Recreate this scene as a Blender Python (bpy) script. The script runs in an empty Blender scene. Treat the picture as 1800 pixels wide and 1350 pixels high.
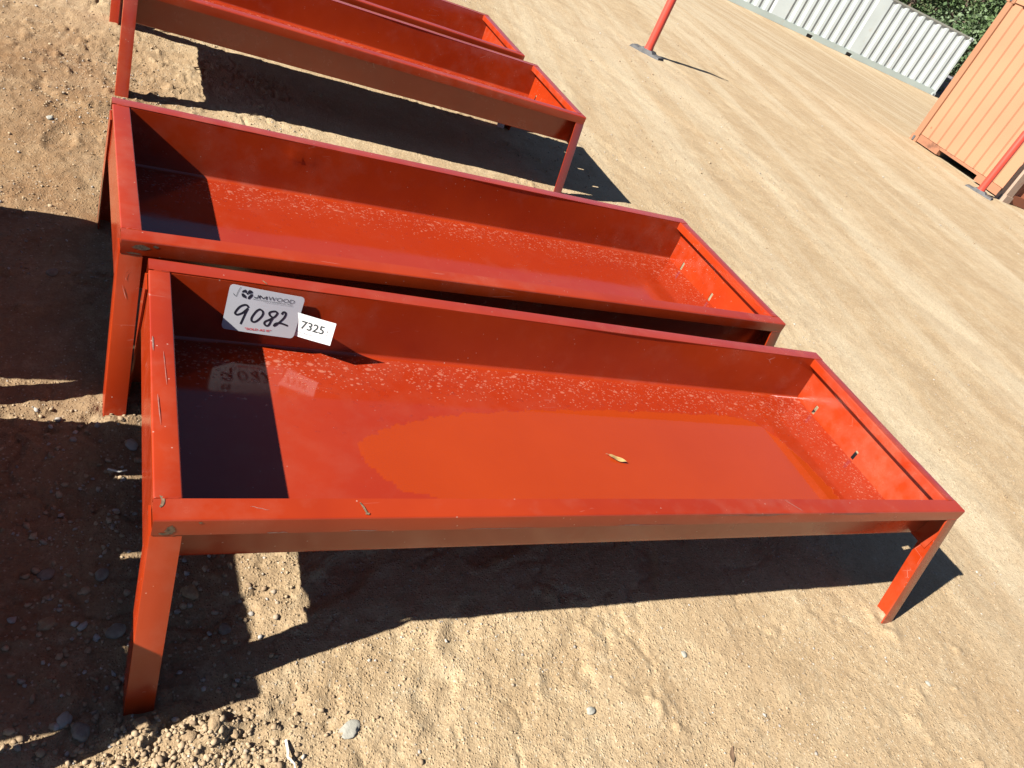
import bpy, bmesh, math, random
import numpy as np
from mathutils import Matrix, Vector

# ------------------------------------------------------------------ camera, sky, sun, exposure
scene = bpy.context.scene
COL = scene.collection
CAM_R = ((0.86685, -0.32908, 0.37456), (0.07584, -0.65734, -0.74978), (0.49271, 0.67836, -0.54489))
CAM_C = (-0.1412, -0.9634, 1.6283)
cam_data = bpy.data.cameras.new("camera")
cam = bpy.data.objects.new("camera", cam_data)
COL.objects.link(cam)
r0, r1, r2 = (Vector(r) for r in CAM_R)
r2.normalize(); r0 = (r0 - r2 * r0.dot(r2)).normalized(); r1 = r2.cross(r0)
m = Matrix.Identity(4)
for i in range(3):
    m[i][0] = r0[i]; m[i][1] = -r1[i]; m[i][2] = -r2[i]; m[i][3] = CAM_C[i]
cam.matrix_world = m
cam_data.sensor_width = 36.0
cam_data.lens = 1362.53 / 1800 * 36.0
cam_data.clip_start = 0.02
cam_data.clip_end = 2000
scene.camera = cam

SUN_D = Vector((0.662, 0.073, -0.484)).normalized()
world = bpy.data.worlds.new("World"); scene.world = world; world.use_nodes = True
nt = world.node_tree; nt.nodes.clear()
wo = nt.nodes.new("ShaderNodeOutputWorld"); bg = nt.nodes.new("ShaderNodeBackground")
sky = nt.nodes.new("ShaderNodeTexSky"); sky.sky_type = 'NISHITA'; sky.sun_disc = False
sky.sun_elevation = math.asin(-SUN_D.z); sky.sun_rotation = math.atan2(-SUN_D.x, -SUN_D.y)
sky.air_density = 0.42; sky.dust_density = 0.2; sky.ozone_density = 1.0
bg.inputs["Strength"].default_value = 0.05
nt.links.new(sky.outputs[0], bg.inputs[0]); nt.links.new(bg.outputs[0], wo.inputs[0])

sd = bpy.data.lights.new("sun", 'SUN'); sd.energy = 5.0; sd.angle = math.radians(0.53); sd.color = (1.0, 0.955, 0.88)
sun = bpy.data.objects.new("sun", sd); COL.objects.link(sun)
sun.rotation_euler = SUN_D.to_track_quat('-Z', 'Y').to_euler(); sun.location = (-8, -1, 7)

vs = scene.view_settings
vs.view_transform = 'Standard'; vs.look = 'None'; vs.gamma = 1.0; vs.use_curve_mapping = False
vs.exposure = 1.75
scene.render.engine = 'CYCLES'

rng = np.random.default_rng(7)
random.seed(7)

# ------------------------------------------------------------------ helpers
def tag(o, label=None, cat=None, group=None, kind=None):
    if label: o["label"] = label
    if cat: o["category"] = cat
    if group: o["group"] = group
    if kind: o["kind"] = kind
    return o

def empty(name, loc=(0, 0, 0), rz=0.0):
    o = bpy.data.objects.new(name, None); COL.objects.link(o)
    o.location = loc; o.rotation_euler = (0, 0, rz); o.empty_display_size = 0.1
    return o

def mesh_obj(name, verts, faces, mat, parent=None, smooth=30):
    me = bpy.data.meshes.new(name)
    me.from_pydata([tuple(v) for v in verts], [], [tuple(f) for f in faces])
    bm = bmesh.new(); bm.from_mesh(me)
    bmesh.ops.recalc_face_normals(bm, faces=bm.faces); bm.to_mesh(me); bm.free()
    if smooth:
        me.shade_smooth(); me.set_sharp_from_angle(angle=math.radians(smooth))
    me.materials.append(mat)
    o = bpy.data.objects.new(name, me); COL.objects.link(o)
    if parent: o.parent = parent
    return o

def obj_from(name, me, parent=None):
    o = bpy.data.objects.new(name, me); COL.objects.link(o)
    if parent: o.parent = parent
    return o

class MB:
    def __init__(s): s.v = []; s.f = []
    def add(s, v, f):
        n = len(s.v); s.v.extend(v); s.f.extend([tuple(i + n for i in q) for q in f]); return s
    def box(s, x0, x1, y0, y1, z0, z1):
        return s.add([(x0,y0,z0),(x1,y0,z0),(x1,y1,z0),(x0,y1,z0),(x0,y0,z1),(x1,y0,z1),(x1,y1,z1),(x0,y1,z1)],
                     [(0,3,2,1),(4,5,6,7),(0,1,5,4),(1,2,6,5),(2,3,7,6),(3,0,4,7)])
    def hexa(s, bot, top):
        return s.add(list(bot) + list(top), [(3,2,1,0),(4,5,6,7),(0,1,5,4),(1,2,6,5),(2,3,7,6),(3,0,4,7)])
    def tube(s, pts, rads, n=8, cap=True):
        rings = []
        for i, p in enumerate(pts):
            p = Vector(p); a = Vector(pts[max(i-1,0)]); b = Vector(pts[min(i+1,len(pts)-1)])
            t = (b - a).normalized(); up = Vector((0,0,1)) if abs(t.z) < .9 else Vector((1,0,0))
            u = t.cross(up).normalized(); w = t.cross(u)
            rr = rads[i] if hasattr(rads, '__len__') else rads
            rings.append([tuple(p + (u*math.cos(2*math.pi*k/n) + w*math.sin(2*math.pi*k/n))*rr) for k in range(n)])
        v = [q for r in rings for q in r]; f = []
        for i in range(len(rings)-1):
            for k in range(n):
                f.append((i*n+k, i*n+(k+1)%n, (i+1)*n+(k+1)%n, (i+1)*n+k))
        if cap:
            f.append(tuple(range(n-1,-1,-1))); f.append(tuple((len(rings)-1)*n+k for k in range(n)))
        return s.add(v, f)
    def extrude(s, loop, stations, place):
        """closed loop of 2-D points swept along stations; place(st, a, b) -> 3-D"""
        n = len(loop); v = [place(st, a, b) for st in stations for (a, b) in loop]; f = []
        for i in range(len(stations)-1):
            for k in range(n):
                f.append((i*n+k, i*n+(k+1)%n, (i+1)*n+(k+1)%n, (i+1)*n+k))
        f.append(tuple(range(n-1,-1,-1))); f.append(tuple((len(stations)-1)*n+k for k in range(n)))
        return s.add(v, f)
    def build(s, name, mat, parent=None, smooth=30): return mesh_obj(name, s.v, s.f, mat, parent, smooth)

# numpy value noise ------------------------------------------------
def _hash(ix, iy, seed):
    h = (ix.astype(np.int64)*374761393 + iy.astype(np.int64)*668265263 + seed*982451653) & 0xFFFFFFFF
    h = ((h ^ (h >> 13)) * 1274126177) & 0xFFFFFFFF
    h = (h ^ (h >> 16)) & 0xFFFFFFFF
    return h / 4294967295.0
def vnoise(x, y, seed=0):
    ix = np.floor(x); iy = np.floor(y); fx = x-ix; fy = y-iy
    fx = fx*fx*fx*(fx*(fx*6-15)+10); fy = fy*fy*fy*(fy*(fy*6-15)+10)
    a = _hash(ix,iy,seed); b = _hash(ix+1,iy,seed); c = _hash(ix,iy+1,seed); d = _hash(ix+1,iy+1,seed)
    return (a+(b-a)*fx + (c-a)*fy + (a-b-c+d)*fx*fy)*2-1
def fbm(x, y, oct=4, seed=0):
    s = 0; a = 1.0; t = 0
    for i in range(oct):
        s = s + a*vnoise(x*2**i + 17.3*i, y*2**i - 9.1*i, seed+i); t += a; a *= .55
    return s/t
def sstep(a, b, x):
    t = np.clip((x-a)/(b-a), 0, 1); return t*t*(3-2*t)

# node helpers ------------------------------------------------------
class NT:
    def __init__(s, name):
        s.m = bpy.data.materials.new(name); s.m.use_nodes = True; s.t = s.m.node_tree; s.t.nodes.clear()
        s.out = s.t.nodes.new("ShaderNodeOutputMaterial")
    def n(s, typ, **kw):
        nd = s.t.nodes.new(typ)
        for k, v in kw.items():
            if k.startswith('i_'):
                key = k[2:]; key = int(key) if key.isdigit() else key.replace('_', ' ')
                s.set(nd.inputs[key], v)
            else: setattr(nd, k, v)
        return nd
    def set(s, sock, v):
        if isinstance(v, bpy.types.NodeSocket): s.t.links.new(v, sock)
        else: sock.default_value = v
    def math(s, op, a, b=0.0, c=None, clamp=False):
        nd = s.t.nodes.new("ShaderNodeMath"); nd.operation = op; nd.use_clamp = clamp
        s.set(nd.inputs[0], a); s.set(nd.inputs[1], b)
        if c is not None: s.set(nd.inputs[2], c)
        return nd.outputs[0]
    def mix(s, fac, a, b, blend='MIX'):
        nd = s.t.nodes.new("ShaderNodeMix"); nd.data_type = 'RGBA'; nd.blend_type = blend
        s.set(nd.inputs[0], fac); s.set(nd.inputs[6], col(a)); s.set(nd.inputs[7], col(b))
        return nd.outputs[2]
    def ramp(s, fac, lo, hi, a=0.0, b=1.0):
        nd = s.t.nodes.new("ShaderNodeMapRange"); nd.clamp = True
        s.set(nd.inputs[0], fac); s.set(nd.inputs[1], lo); s.set(nd.inputs[2], hi); s.set(nd.inputs[3], a); s.set(nd.inputs[4], b)
        return nd.outputs[0]
    def noise(s, vec, scale, detail=3.0, rough=.55, dist=0.0):
        nd = s.t.nodes.new("ShaderNodeTexNoise"); s.set(nd.inputs["Vector"], vec)
        s.set(nd.inputs["Scale"], scale); s.set(nd.inputs["Detail"], detail); s.set(nd.inputs["Roughness"], rough); s.set(nd.inputs["Distortion"], dist)
        return nd.outputs[0]
    def voro(s, vec, scale, feature='F1', rnd=1.0):
        nd = s.t.nodes.new("ShaderNodeTexVoronoi"); nd.feature = feature; s.set(nd.inputs["Vector"], vec)
        s.set(nd.inputs["Scale"], scale); s.set(nd.inputs["Randomness"], rnd)
        return nd
    def mapping(s, vec, loc=(0,0,0), rot=(0,0,0), sc=(1,1,1)):
        nd = s.t.nodes.new("ShaderNodeMapping"); s.set(nd.inputs[0], vec)
        nd.inputs[1].default_value = loc; nd.inputs[2].default_value = rot; nd.inputs[3].default_value = sc
        return nd.outputs[0]
    def bump(s, h, strength, dist, nrm=None):
        nd = s.t.nodes.new("ShaderNodeBump"); s.set(nd.inputs["Height"], h)
        nd.inputs["Strength"].default_value = strength; nd.inputs["Distance"].default_value = dist
        if nrm is not None: s.set(nd.inputs["Normal"], nrm)
        return nd.outputs[0]
    def princ(s, **kw):
        nd = s.n("ShaderNodeBsdfPrincipled", **kw); s.t.links.new(nd.outputs[0], s.out.inputs[0]); return nd
    def pos(s): return s.t.nodes.new("ShaderNodeNewGeometry").outputs["Position"]
    def objc(s): return s.t.nodes.new("ShaderNodeTexCoord").outputs["Object"]
    def sep(s, v):
        nd = s.t.nodes.new("ShaderNodeSeparateXYZ"); s.set(nd.inputs[0], v); return nd.outputs
def col(c):
    if isinstance(c, (tuple, list)) and len(c) == 3: return (*c, 1.0)
    return c

# ------------------------------------------------------------------ materials
PAINT = (0.218, 0.0200, 0.0034)
def mat_paint(name, floor=False):
    g = NT(name); o = g.objc()
    inf = g.t.nodes.new("ShaderNodeObjectInfo")
    sh = g.n("ShaderNodeVectorMath", operation='ADD'); g.set(sh.inputs[0], o)
    sc = g.n("ShaderNodeVectorMath", operation='SCALE'); sc.inputs[0].default_value = (7.1, 3.3, 5.7); g.set(sc.inputs["Scale"], inf.outputs["Random"])
    g.t.links.new(sc.outputs[0], sh.inputs[1]); v = sh.outputs[0]
    n1 = g.noise(v, 2.3, 4, .6); n2 = g.noise(v, 14, 4, .6)
    c = g.mix(g.ramp(n1, .34, .66), (PAINT[0]*.87, PAINT[1]*.76, PAINT[2]*.8), (PAINT[0]*1.07, PAINT[1]*1.16, PAINT[2]*1.1))
    # thin dust film
    dust = g.ramp(g.math('MULTIPLY', n2, g.noise(v, 1.1, 2)), .25, .45, 0, .085)
    dry = 1.0
    if floor:
        wet = g.n("ShaderNodeAttribute", attribute_name="wet").outputs["Fac"]; dry = g.math('SUBTRACT', 1.0, wet)
    # pale dust specks
    vo = g.voro(v, 95); gate = g.math('GREATER_THAN', g.sep(vo.outputs["Color"])[0], .965)
    sp = g.math('MULTIPLY', g.ramp(vo.outputs["Distance"], .12, .2, 1, 0), gate)
    # scratches: stretched thin voronoi lines, gated
    mv = g.mapping(v, rot=(.3, .2, .6), sc=(1.5, 9, 9))
    ve = g.voro(mv, 2.2, 'DISTANCE_TO_EDGE')
    scr = g.math('MULTIPLY', g.ramp(ve.outputs["Distance"], .0, .012, 1, 0), g.ramp(g.noise(v, 6, 3), .64, .68))
    dust = g.math('MULTIPLY', dust, dry); c = g.mix(dust, c, (.30, .21, .15))
    c = g.mix(g.math('MULTIPLY', g.math('MULTIPLY', sp, .42), dry), c, (.42, .33, .27))
    c = g.mix(g.math('MULTIPLY', g.math('MULTIPLY', scr, .4), dry), c, (.34, .23, .19))
    rough = g.math('ADD', (g.ramp(n2, .3, .8, .16, .26) if not floor else g.ramp(n2, .3, .8, .06, .12)), g.math('MULTIPLY', dust, .8))
    spec = .6
    bmp = g.bump(g.noise(v, 5, 2), .035, .02)
    if floor:
        back = g.n("ShaderNodeAttribute", attribute_name="spots").outputs["Fac"]
        # dried water marks, dense towards the edges of the floor
        tot = None
        for scl, th, sq in ((64, .66, (1, 1.35, 1)), (115, .58, (1, 1.25, 1)), (34, .82, (1, 1.5, 1))):
            vv = g.mapping(v, rot=(0, 0, .35), sc=sq)
            dd = g.n("ShaderNodeVectorMath", operation='ADD'); g.set(dd.inputs[0], vv)
            nz = g.n("ShaderNodeTexNoise"); g.set(nz.inputs["Vector"], v); nz.inputs["Scale"].default_value = 60
            ns = g.n("ShaderNodeVectorMath", operation='SCALE'); g.set(ns.inputs[0], nz.outputs["Color"]); ns.inputs["Scale"].default_value = .010
            g.t.links.new(ns.outputs[0], dd.inputs[1])
            w = g.voro(dd.outputs[0], scl); gt = g.math('GREATER_THAN', g.math('MULTIPLY', g.sep(w.outputs["Color"])[1], back), th)
            ring = g.math('MULTIPLY', g.ramp(w.outputs["Distance"], .22, .40, 1, 0), gt)
            tot = ring if tot is None else g.math('MAXIMUM', tot, ring)
        dryfilm = g.math('MULTIPLY', g.math('SUBTRACT', 1.0, wet), g.ramp(g.noise(v, 3, 4, .7), .3, .7, .0, .06))
        c = g.mix(dryfilm, c, (.22, .10, .09))
        c = g.mix(g.math('MULTIPLY', dry, .55), c, (PAINT[0]*.94, PAINT[1]*.74, PAINT[2]*1.0))
        c = g.mix(g.math('MULTIPLY', wet, .55), c, (PAINT[0]*1.18, PAINT[1]*1.62, PAINT[2]*1.3))
        c = g.mix(g.math('MULTIPLY', tot, .30), c, (.42, .22, .15))
        rough = g.math('ADD', rough, g.math('MULTIPLY', tot, .15))
        spec = g.math('SUBTRACT', .6, g.math('MULTIPLY', wet, .5))
        bmp = g.bump(tot, .25, .0015, bmp)
    b = g.princ(i_Base_Color=c, i_Roughness=rough, i_Normal=bmp)
    g.set(b.inputs["Specular IOR Level"], spec)
    b.inputs["IOR"].default_value = 1.5
    return g.m

def mat_ground():
    g = NT("dirt"); p = g.pos(); X, Y, Z = g.sep(p)
    big = g.noise(p, .55, 5, .6); mid = g.noise(p, 3.2, 5, .62); fine = g.noise(p, 26, 5, .7); grit = g.noise(p, 170, 3, .7)
    c = g.mix(g.ramp(mid, .32, .68), (.46, .305, .165), (.365, .225, .112))
    c = g.mix(g.ramp(big, .48, .7, 0, .55), c, (.33, .20, .10))
    # reddish clay by the left ends of the troughs
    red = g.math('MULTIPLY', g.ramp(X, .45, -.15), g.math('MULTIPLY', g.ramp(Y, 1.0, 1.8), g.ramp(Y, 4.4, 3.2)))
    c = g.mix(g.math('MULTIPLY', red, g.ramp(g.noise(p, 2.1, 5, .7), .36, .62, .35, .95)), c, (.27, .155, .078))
    left_dark = g.math('MULTIPLY', g.ramp(X, .45, .1), g.math('MULTIPLY', g.ramp(Y, -.25, .0), g.ramp(Y, 1.5, .9)))  # darker brown ground colour towards the left front
    c = g.mix(g.math('MULTIPLY', left_dark, g.ramp(g.noise(p, 1.7, 4, .6), .3, .6, .3, .8)), c, (.20, .125, .07))
    # wheel tracks running away to the right
    tr = g.mapping(p, rot=(0, 0, math.radians(14.4)), sc=(1, 1, 1))
    tv = g.mapping(tr, sc=(1.7, .09, 1)); tn = g.noise(tv, 1.0, 5, .6, .2)
    tv2 = g.mapping(tr, sc=(7, .5, 1)); tn2 = g.noise(tv2, 1.0, 7, .72, .1)
    inroad = g.ramp(X, 2.4, 3.6)
    c = g.mix(g.math('MULTIPLY', inroad, g.ramp(tn, .47, .60, 0, .75)), c, (.51, .37, .225))
    c = g.mix(g.math('MULTIPLY', inroad, g.ramp(tn, .46, .36, 0, .6)), c, (.37, .235, .122))
    c = g.mix(g.math('MULTIPLY', inroad, g.ramp(tn2, .5, .7, 0, .35)), c, (.49, .36, .22))
    c = g.mix(g.math('MULTIPLY', inroad, g.ramp(tn2, .48, .3, 0, .42)), c, (.33, .205, .11))
    clump = g.noise(p, 9, 6, .72)
    c = g.mix(g.ramp(clump, .52, .70, 0, .45), c, (.53, .39, .235))
    c = g.mix(g.ramp(clump, .47, .30, 0, .4), c, (.33, .205, .108))
    c = g.mix(g.ramp(fine, .55, .75, 0, .45), c, (.52, .37, .215))
    c = g.mix(g.ramp(fine, .45, .28, 0, .4), c, (.27, .165, .085))
    vo = g.voro(p, 110); pick = g.sep(vo.outputs["Color"])
    spk = g.math('MULTIPLY', g.ramp(vo.outputs["Distance"], .2, .34, 1, 0), g.math('GREATER_THAN', pick[0], .86))
    c = g.mix(g.math('MULTIPLY', spk, .6), c, (.62, .50, .36))
    spd = g.math('MULTIPLY', g.ramp(vo.outputs["Distance"], .2, .34, 1, 0), g.math('LESS_THAN', pick[0], .07))
    c = g.mix(g.math('MULTIPLY', spd, .5), c, (.19, .11, .06))
    c = g.mix(g.ramp(grit, .52, .36, 0, .42), c, (.19, .115, .06))
    gr2 = g.noise(p, 70, 4, .75)
    c = g.mix(g.ramp(gr2, .5, .33, 0, .40), c, (.22, .135, .07))
    c = g.mix(g.ramp(gr2, .56, .72, 0, .35), c, (.56, .43, .28))
    mott = g.noise(p, 1.4, 7, .75)
    c = g.mix(g.ramp(mott, .5, .34, 0, .45), c, (.32, .195, .10))
    c = g.mix(1.0, c, (.725, .83, .93), 'MULTIPLY')
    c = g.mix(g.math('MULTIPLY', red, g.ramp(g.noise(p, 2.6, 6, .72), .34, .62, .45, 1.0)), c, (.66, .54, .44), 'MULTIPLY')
    c = g.mix(g.math('MULTIPLY', left_dark, .6), c, (.70, .60, .52), 'MULTIPLY')
    h = g.math('ADD', g.math('MULTIPLY', fine, .75), g.math('MULTIPLY', grit, .4))
    v2 = g.voro(p, 75); peb = g.math('MULTIPLY', g.ramp(v2.outputs["Distance"], .0, .42, 1, 0), g.math('GREATER_THAN', g.sep(v2.outputs["Color"])[1], .72))
    v3 = g.voro(p, 160); peb2 = g.math('MULTIPLY', g.ramp(v3.outputs["Distance"], .0, .5, 1, 0), g.math('GREATER_THAN', g.sep(v3.outputs["Color"])[1], .5))
    h = g.math('ADD', h, g.math('ADD', g.math('MULTIPLY', peb, .6), g.math('MULTIPLY', peb2, .45)))
    rut = g.bump(tn2, .3, .02)
    h = g.math('ADD', h, g.math('MULTIPLY', gr2, .5))
    b = g.bump(h, .8, .007, rut)
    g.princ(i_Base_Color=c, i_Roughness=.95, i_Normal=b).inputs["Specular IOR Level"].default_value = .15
    return g.m

def mat_simple(name, c, rough=.7, spec=.3, var=.25, scale=8.0, bump=.0, bscale=60.0):
    c = tuple(x*.85 for x in c)
    g = NT(name); o = g.objc(); n1 = g.noise(o, scale, 4, .6)
    cc = g.mix(g.ramp(n1, .3, .7), tuple(x*(1-var) for x in c), tuple(min(1, x*(1+var)) for x in c))
    b = g.princ(i_Base_Color=cc, i_Roughness=rough)
    b.inputs["Specular IOR Level"].default_value = spec
    if bump: g.set(b.inputs["Normal"], g.bump(g.noise(o, bscale, 4, .6), bump, .004))
    return g.m

def mat_gravel():
    g = NT("gravel"); t = g.n("ShaderNodeAttribute", attribute_name="tint").outputs["Fac"]
    cr = g.n("ShaderNodeValToRGB"); g.set(cr.inputs[0], t); e = cr.color_ramp.elements
    e[0].position = 0; e[0].color = (.20, .13, .075, 1); e[1].position = 1; e[1].color = (.44, .40, .34, 1)
    for ps, cc in ((.35, (.31, .215, .125, 1)), (.66, (.37, .27, .165, 1)), (.84, (.24, .21, .18, 1)), (.95, (.33, .31, .28, 1))):
        k = e.new(ps); k.color = cc
    c = g.mix(g.ramp(g.noise(g.pos(), 180, 3), .3, .7, 0, .5), cr.outputs[0], (.20, .14, .085))
    c = g.mix(1.0, c, (.84, .87, .9), 'MULTIPLY')
    g.princ(i_Base_Color=c, i_Roughness=.85).inputs["Specular IOR Level"].default_value = .25
    return g.m

def mat_water():
    g = NT("water_film")
    bf = g.t.nodes.new("ShaderNodeNewGeometry").outputs["Backfacing"]
    fr = g.n("ShaderNodeFresnel"); g.set(fr.inputs[0], g.ramp(bf, 0, 1, 1.33, 1/1.33))   # thin film: no inner reflection
    tb = g.n("ShaderNodeBsdfTransparent"); tb.inputs[0].default_value = (1, 1, 1, 1)
    gl = g.n("ShaderNodeBsdfGlossy"); gl.inputs["Roughness"].default_value = .015; gl.inputs[0].default_value = (1, 1, 1, 1)
    mx = g.n("ShaderNodeMixShader"); g.set(mx.inputs[0], fr.outputs[0]); g.set(mx.inputs[1], tb.outputs[0]); g.set(mx.inputs[2], gl.outputs[0])
    g.t.links.new(mx.outputs[0], g.out.inputs[0])
    return g.m

def mat_container(name, base, stain, amount, streak=(6, 6, .6)):
    base = tuple(x*.87 for x in base); stain = tuple(x*.87 for x in stain)
    g = NT(name); o = g.objc()
    n1 = g.noise(g.mapping(o, sc=streak), 1.0, 5, .65); n2 = g.noise(o, 3.5, 6, .7); n3 = g.noise(o, .8, 3, .5)
    c = g.mix(g.ramp(n3, .35, .65), tuple(x*.93 for x in base), tuple(min(1, x*1.05) for x in base))
    c = g.mix(g.ramp(g.math('MULTIPLY', n1, n2), .30, .42, 0, amount), c, stain)
    vo = g.voro(o, 2.6); ch = g.math('MULTIPLY', g.ramp(vo.outputs["Distance"], .045, .06, 1, 0), g.math('GREATER_THAN', g.sep(vo.outputs["Color"])[0], .55))
    c = g.mix(g.math('MULTIPLY', ch, .8), c, (.16, .07, .035))
    b = g.princ(i_Base_Color=c, i_Roughness=.6); b.inputs["Specular IOR Level"].default_value = .3
    return g.m

M_PAINT = mat_paint("red_orange_enamel")
M_FLOOR = mat_paint("red_orange_enamel_floor", True)
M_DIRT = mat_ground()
M_GRAVEL = mat_gravel()
M_WATER = mat_water()
M_CARD = mat_simple("label_card", (0.400, 0.400, 0.425), .45, .4, .02, 30)
M_TAGPAPER = mat_simple("tag_paper", (0.619, 0.619, 0.612), .6, .3, .02, 30)
M_INK = mat_simple("black_ink", (.012, .012, .02), .5, .3, .1)
M_INKGREY = mat_simple("grey_ink", (.045, .055, .055), .6, .3, .1)
M_INKFAINT = mat_simple("faint_ink", (.26, .27, .28), .6, .3, .1)
M_INKRED = mat_simple("red_ink", (.55, .02, .03), .6, .3, .1)
M_LEAF = mat_simple("dry_leaf", (0.315, 0.203, 0.075), .7, .3, .35, 60)
M_STRAW = mat_simple("dry_straw", (0.496, 0.464, 0.400), .8, .2, .2, 60)
M_TWIG = mat_simple("twig_bark", (.16, .10, .06), .9, .2, .2, 60)
M_STONE = mat_simple("stone_grey", (0.185, 0.155, 0.120), .85, .25, .3, 45, .4, 120)
M_STONEPALE = mat_simple("stone_pale", (0.270, 0.260, 0.220), .85, .25, .2, 45, .4, 120)
M_CLOD = mat_simple("clod_tan", (0.247, 0.173, 0.101), .95, .15, .25, 60, .8, 150)
M_RUST = mat_simple("chipped_bare_steel", (.13, .085, .05), .75, .3, .6, 160)
M_POST = mat_simple("orange_red_plastic", (0.434, 0.043, 0.025), .4, .4, .06, 3)
M_RUBBER = mat_simple("black_rubber", (0.075, 0.075, 0.076), .8, .25, .3, 12)
M_GREEN = mat_container("pale_green_container_paint", (0.450, 0.490, 0.475), (.42, .30, .20), .35)
M_GREENDK = mat_container("pale_green_rail_paint", (0.330, 0.375, 0.345), (.33, .26, .18), .4)
M_GREENTOP = mat_container("weathered_top_rail", (0.225, 0.225, 0.195), (.16, .12, .09), .6)
M_ORANGE = mat_container("faded_orange_container_paint", (0.320, 0.156, 0.086), (.36, .17, .09), .25)
M_SILL = mat_container("rust_streaked_orange_sill", (.25, .11, .06), (.11, .05, .03), .9, (3, 3, 3))
M_RUSTY = mat_container("rusted_corner_post", (0.255, 0.120, 0.064), (.12, .06, .035), .7)
M_WHITERUST = mat_container("rust_stained_white_post", (0.270, 0.190, 0.140), (.22, .09, .05), .8)
M_BROWN = mat_container("brown_container_side", (0.195, 0.064, 0.030), (.13, .05, .03), .6)
M_FENCE = mat_simple("galvanised_fence", (0.270, 0.292, 0.315), .5, .4, .1)
M_BLOCK = mat_simple("grey_block", (.13, .125, .14), .9, .2, .25, 2)
M_BARK = mat_simple("tree_bark", (.10, .075, .055), .95, .15, .3, 6)
def mat_leafy(name, a, b_):
    g = NT(name); t = g.n("ShaderNodeAttribute", attribute_name="tint").outputs["Fac"]
    c = g.mix(t, a, b_)
    df = g.princ(i_Base_Color=c, i_Roughness=.75); df.inputs["Specular IOR Level"].default_value = .2
    return g.m
M_FOL = [mat_leafy("foliage_olive", (.032, .062, .022), (.105, .15, .06)), mat_leafy("foliage_grey_green", (.045, .07, .04), (.12, .16, .085)),
         mat_leafy("foliage_dark", (.024, .048, .018), (.08, .12, .045))]

# ------------------------------------------------------------------ ground
def axis(segs):
    out = [segs[0][0]]
    for a, b, d0, d1 in segs:
        x = a; 
        while x < b - 1e-9:
            t = (x-a)/(b-a); x = x + d0 + (d1-d0)*t; out.append(min(x, b))
    return np.array(sorted(set(np.round(out, 5))))
def drop(x, y):
    r = np.hypot(x, y); return -0.55*sstep(15, 36, r)
prints = [(.50, .22, .6, .30, .055, .012), (.80, .05, .9, .26, .05, .006), (.66, -.15, 1.0, .24, .06, .006), (1.05, -.10, .7, .25, .055, .005),
          (-.12, .45, .4, .25, .05, .010), (-.2, 1.2, .9, .27, .05, .008), (1.0, .30, .3, .28, .05, .010), (1.5, .20, 1.1, .27, .05, .007), (.2, 2.5, .2, .25, .05, .008), (-.25, 2.4, 1.4, .25, .05, .008)]
FEET = [(.027, -.085), (2.413, -.085), (-.036, .79), (2.41, 2.94), (-.04, 2.94)]
def height(x, y):
    road = sstep(2.3, 3.4, x)
    left = 1 - sstep(.2, 1.4, x)
    a = .55 + .6*left - .2*road
    h = .007*fbm(x*1.3, y*1.3, 3, 11) + a*(.0085*fbm(x*5, y*5, 3, 21) + .0042*fbm(x*15, y*15, 3, 31) + .0024*fbm(x*45, y*45, 3, 41))
    # crumbly clods
    cl = np.maximum(0, fbm(x*22+3, y*22, 3, 51) - .22); patch = sstep(.0, .45, fbm(x*1.7, y*1.7+4, 3, 55) + .25*left)
    h = h + .032*cl*patch*(1 - .7*road)
    # shallow cracks and scuffs
    rd = np.abs(fbm(x*3.1, y*3.1+8, 4, 61)); h = h - .009*np.exp(-(rd/.03)**2)*a*sstep(-.1, .25, fbm(x*1.9+5, y*1.9, 2, 63))
    rd2 = np.abs(fbm(x*8.1+2, y*8.1, 3, 65)); h = h - .005*np.exp(-(rd2/.035)**2)*a*sstep(.0, .3, fbm(x*2.6, y*2.6+7, 2, 67))
    for (px, py, ang, ln, wd, dp) in prints:
        c, s = math.cos(ang), math.sin(ang); u = (x-px)*c + (y-py)*s; w = -(x-px)*s + (y-py)*c
        d = np.sqrt((u/(ln*.5))**2 + (w/wd)**2) + .38*fbm(x*9, y*9, 3, 71)
        h = h - dp*(1-sstep(.55, 1.1, d)) + dp*.4*np.exp(-((d-1.2)/.22)**2)*sstep(-.2, .3, fbm(x*7, y*7, 2, 77))
    # wheel ruts along the haul road
    th = math.radians(14.4); cu = x*math.cos(th) + y*math.sin(th)
    al = -x*math.sin(th) + y*math.cos(th)
    h = h + road*(.009*fbm(cu*2.2, al*.16, 3, 81) + .005*fbm(cu*6, al*.35, 3, 85))
    for (fx_, fy_) in FEET:
        d2 = ((x-fx_)**2 + (y-fy_)**2); h = h + .013*np.exp(-((np.sqrt(d2)-.05)/.028)**2)*(.7+.6*vnoise(x*30, y*30, 93))
    # heap of loose soil by the front foot of the nearest trough
    h = h + .022*np.exp(-(((x-.14)/.16)**2 + ((y+.155)/.045)**2))*(.6+.8*vnoise(x*40, y*40, 91))
    return h - .002 + drop(x, y)
gx = axis([(-700, -60, 90, 15), (-60, -4, 9, .5), (-4, -.75, .4, .03), (-.75, -.45, .02, .007), (-.45, 1.3, .0075, .0075), (1.3, 3.4, .008, .016), (3.4, 9, .018, .09), (9, 45, .1, 1.6), (45, 900, 2, 110)])
gy = axis([(-700, -60, 90, 15), (-60, -4, 9, .5), (-4, -.85, .4, .03), (-.85, -.4, .02, .008), (-.4, .55, .0075, .0075), (.55, 2.2, .010, .014), (2.2, 5, .014, .03), (5, 12, .03, .12), (12, 45, .13, 1.6), (45, 900, 2, 110)])
GX, GY = np.meshgrid(gx, gy, indexing='xy')
GZ = height(GX, GY)
nx, ny = len(gx), len(gy)
gv = np.stack([GX.ravel(), GY.ravel(), GZ.ravel()], 1)
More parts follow.
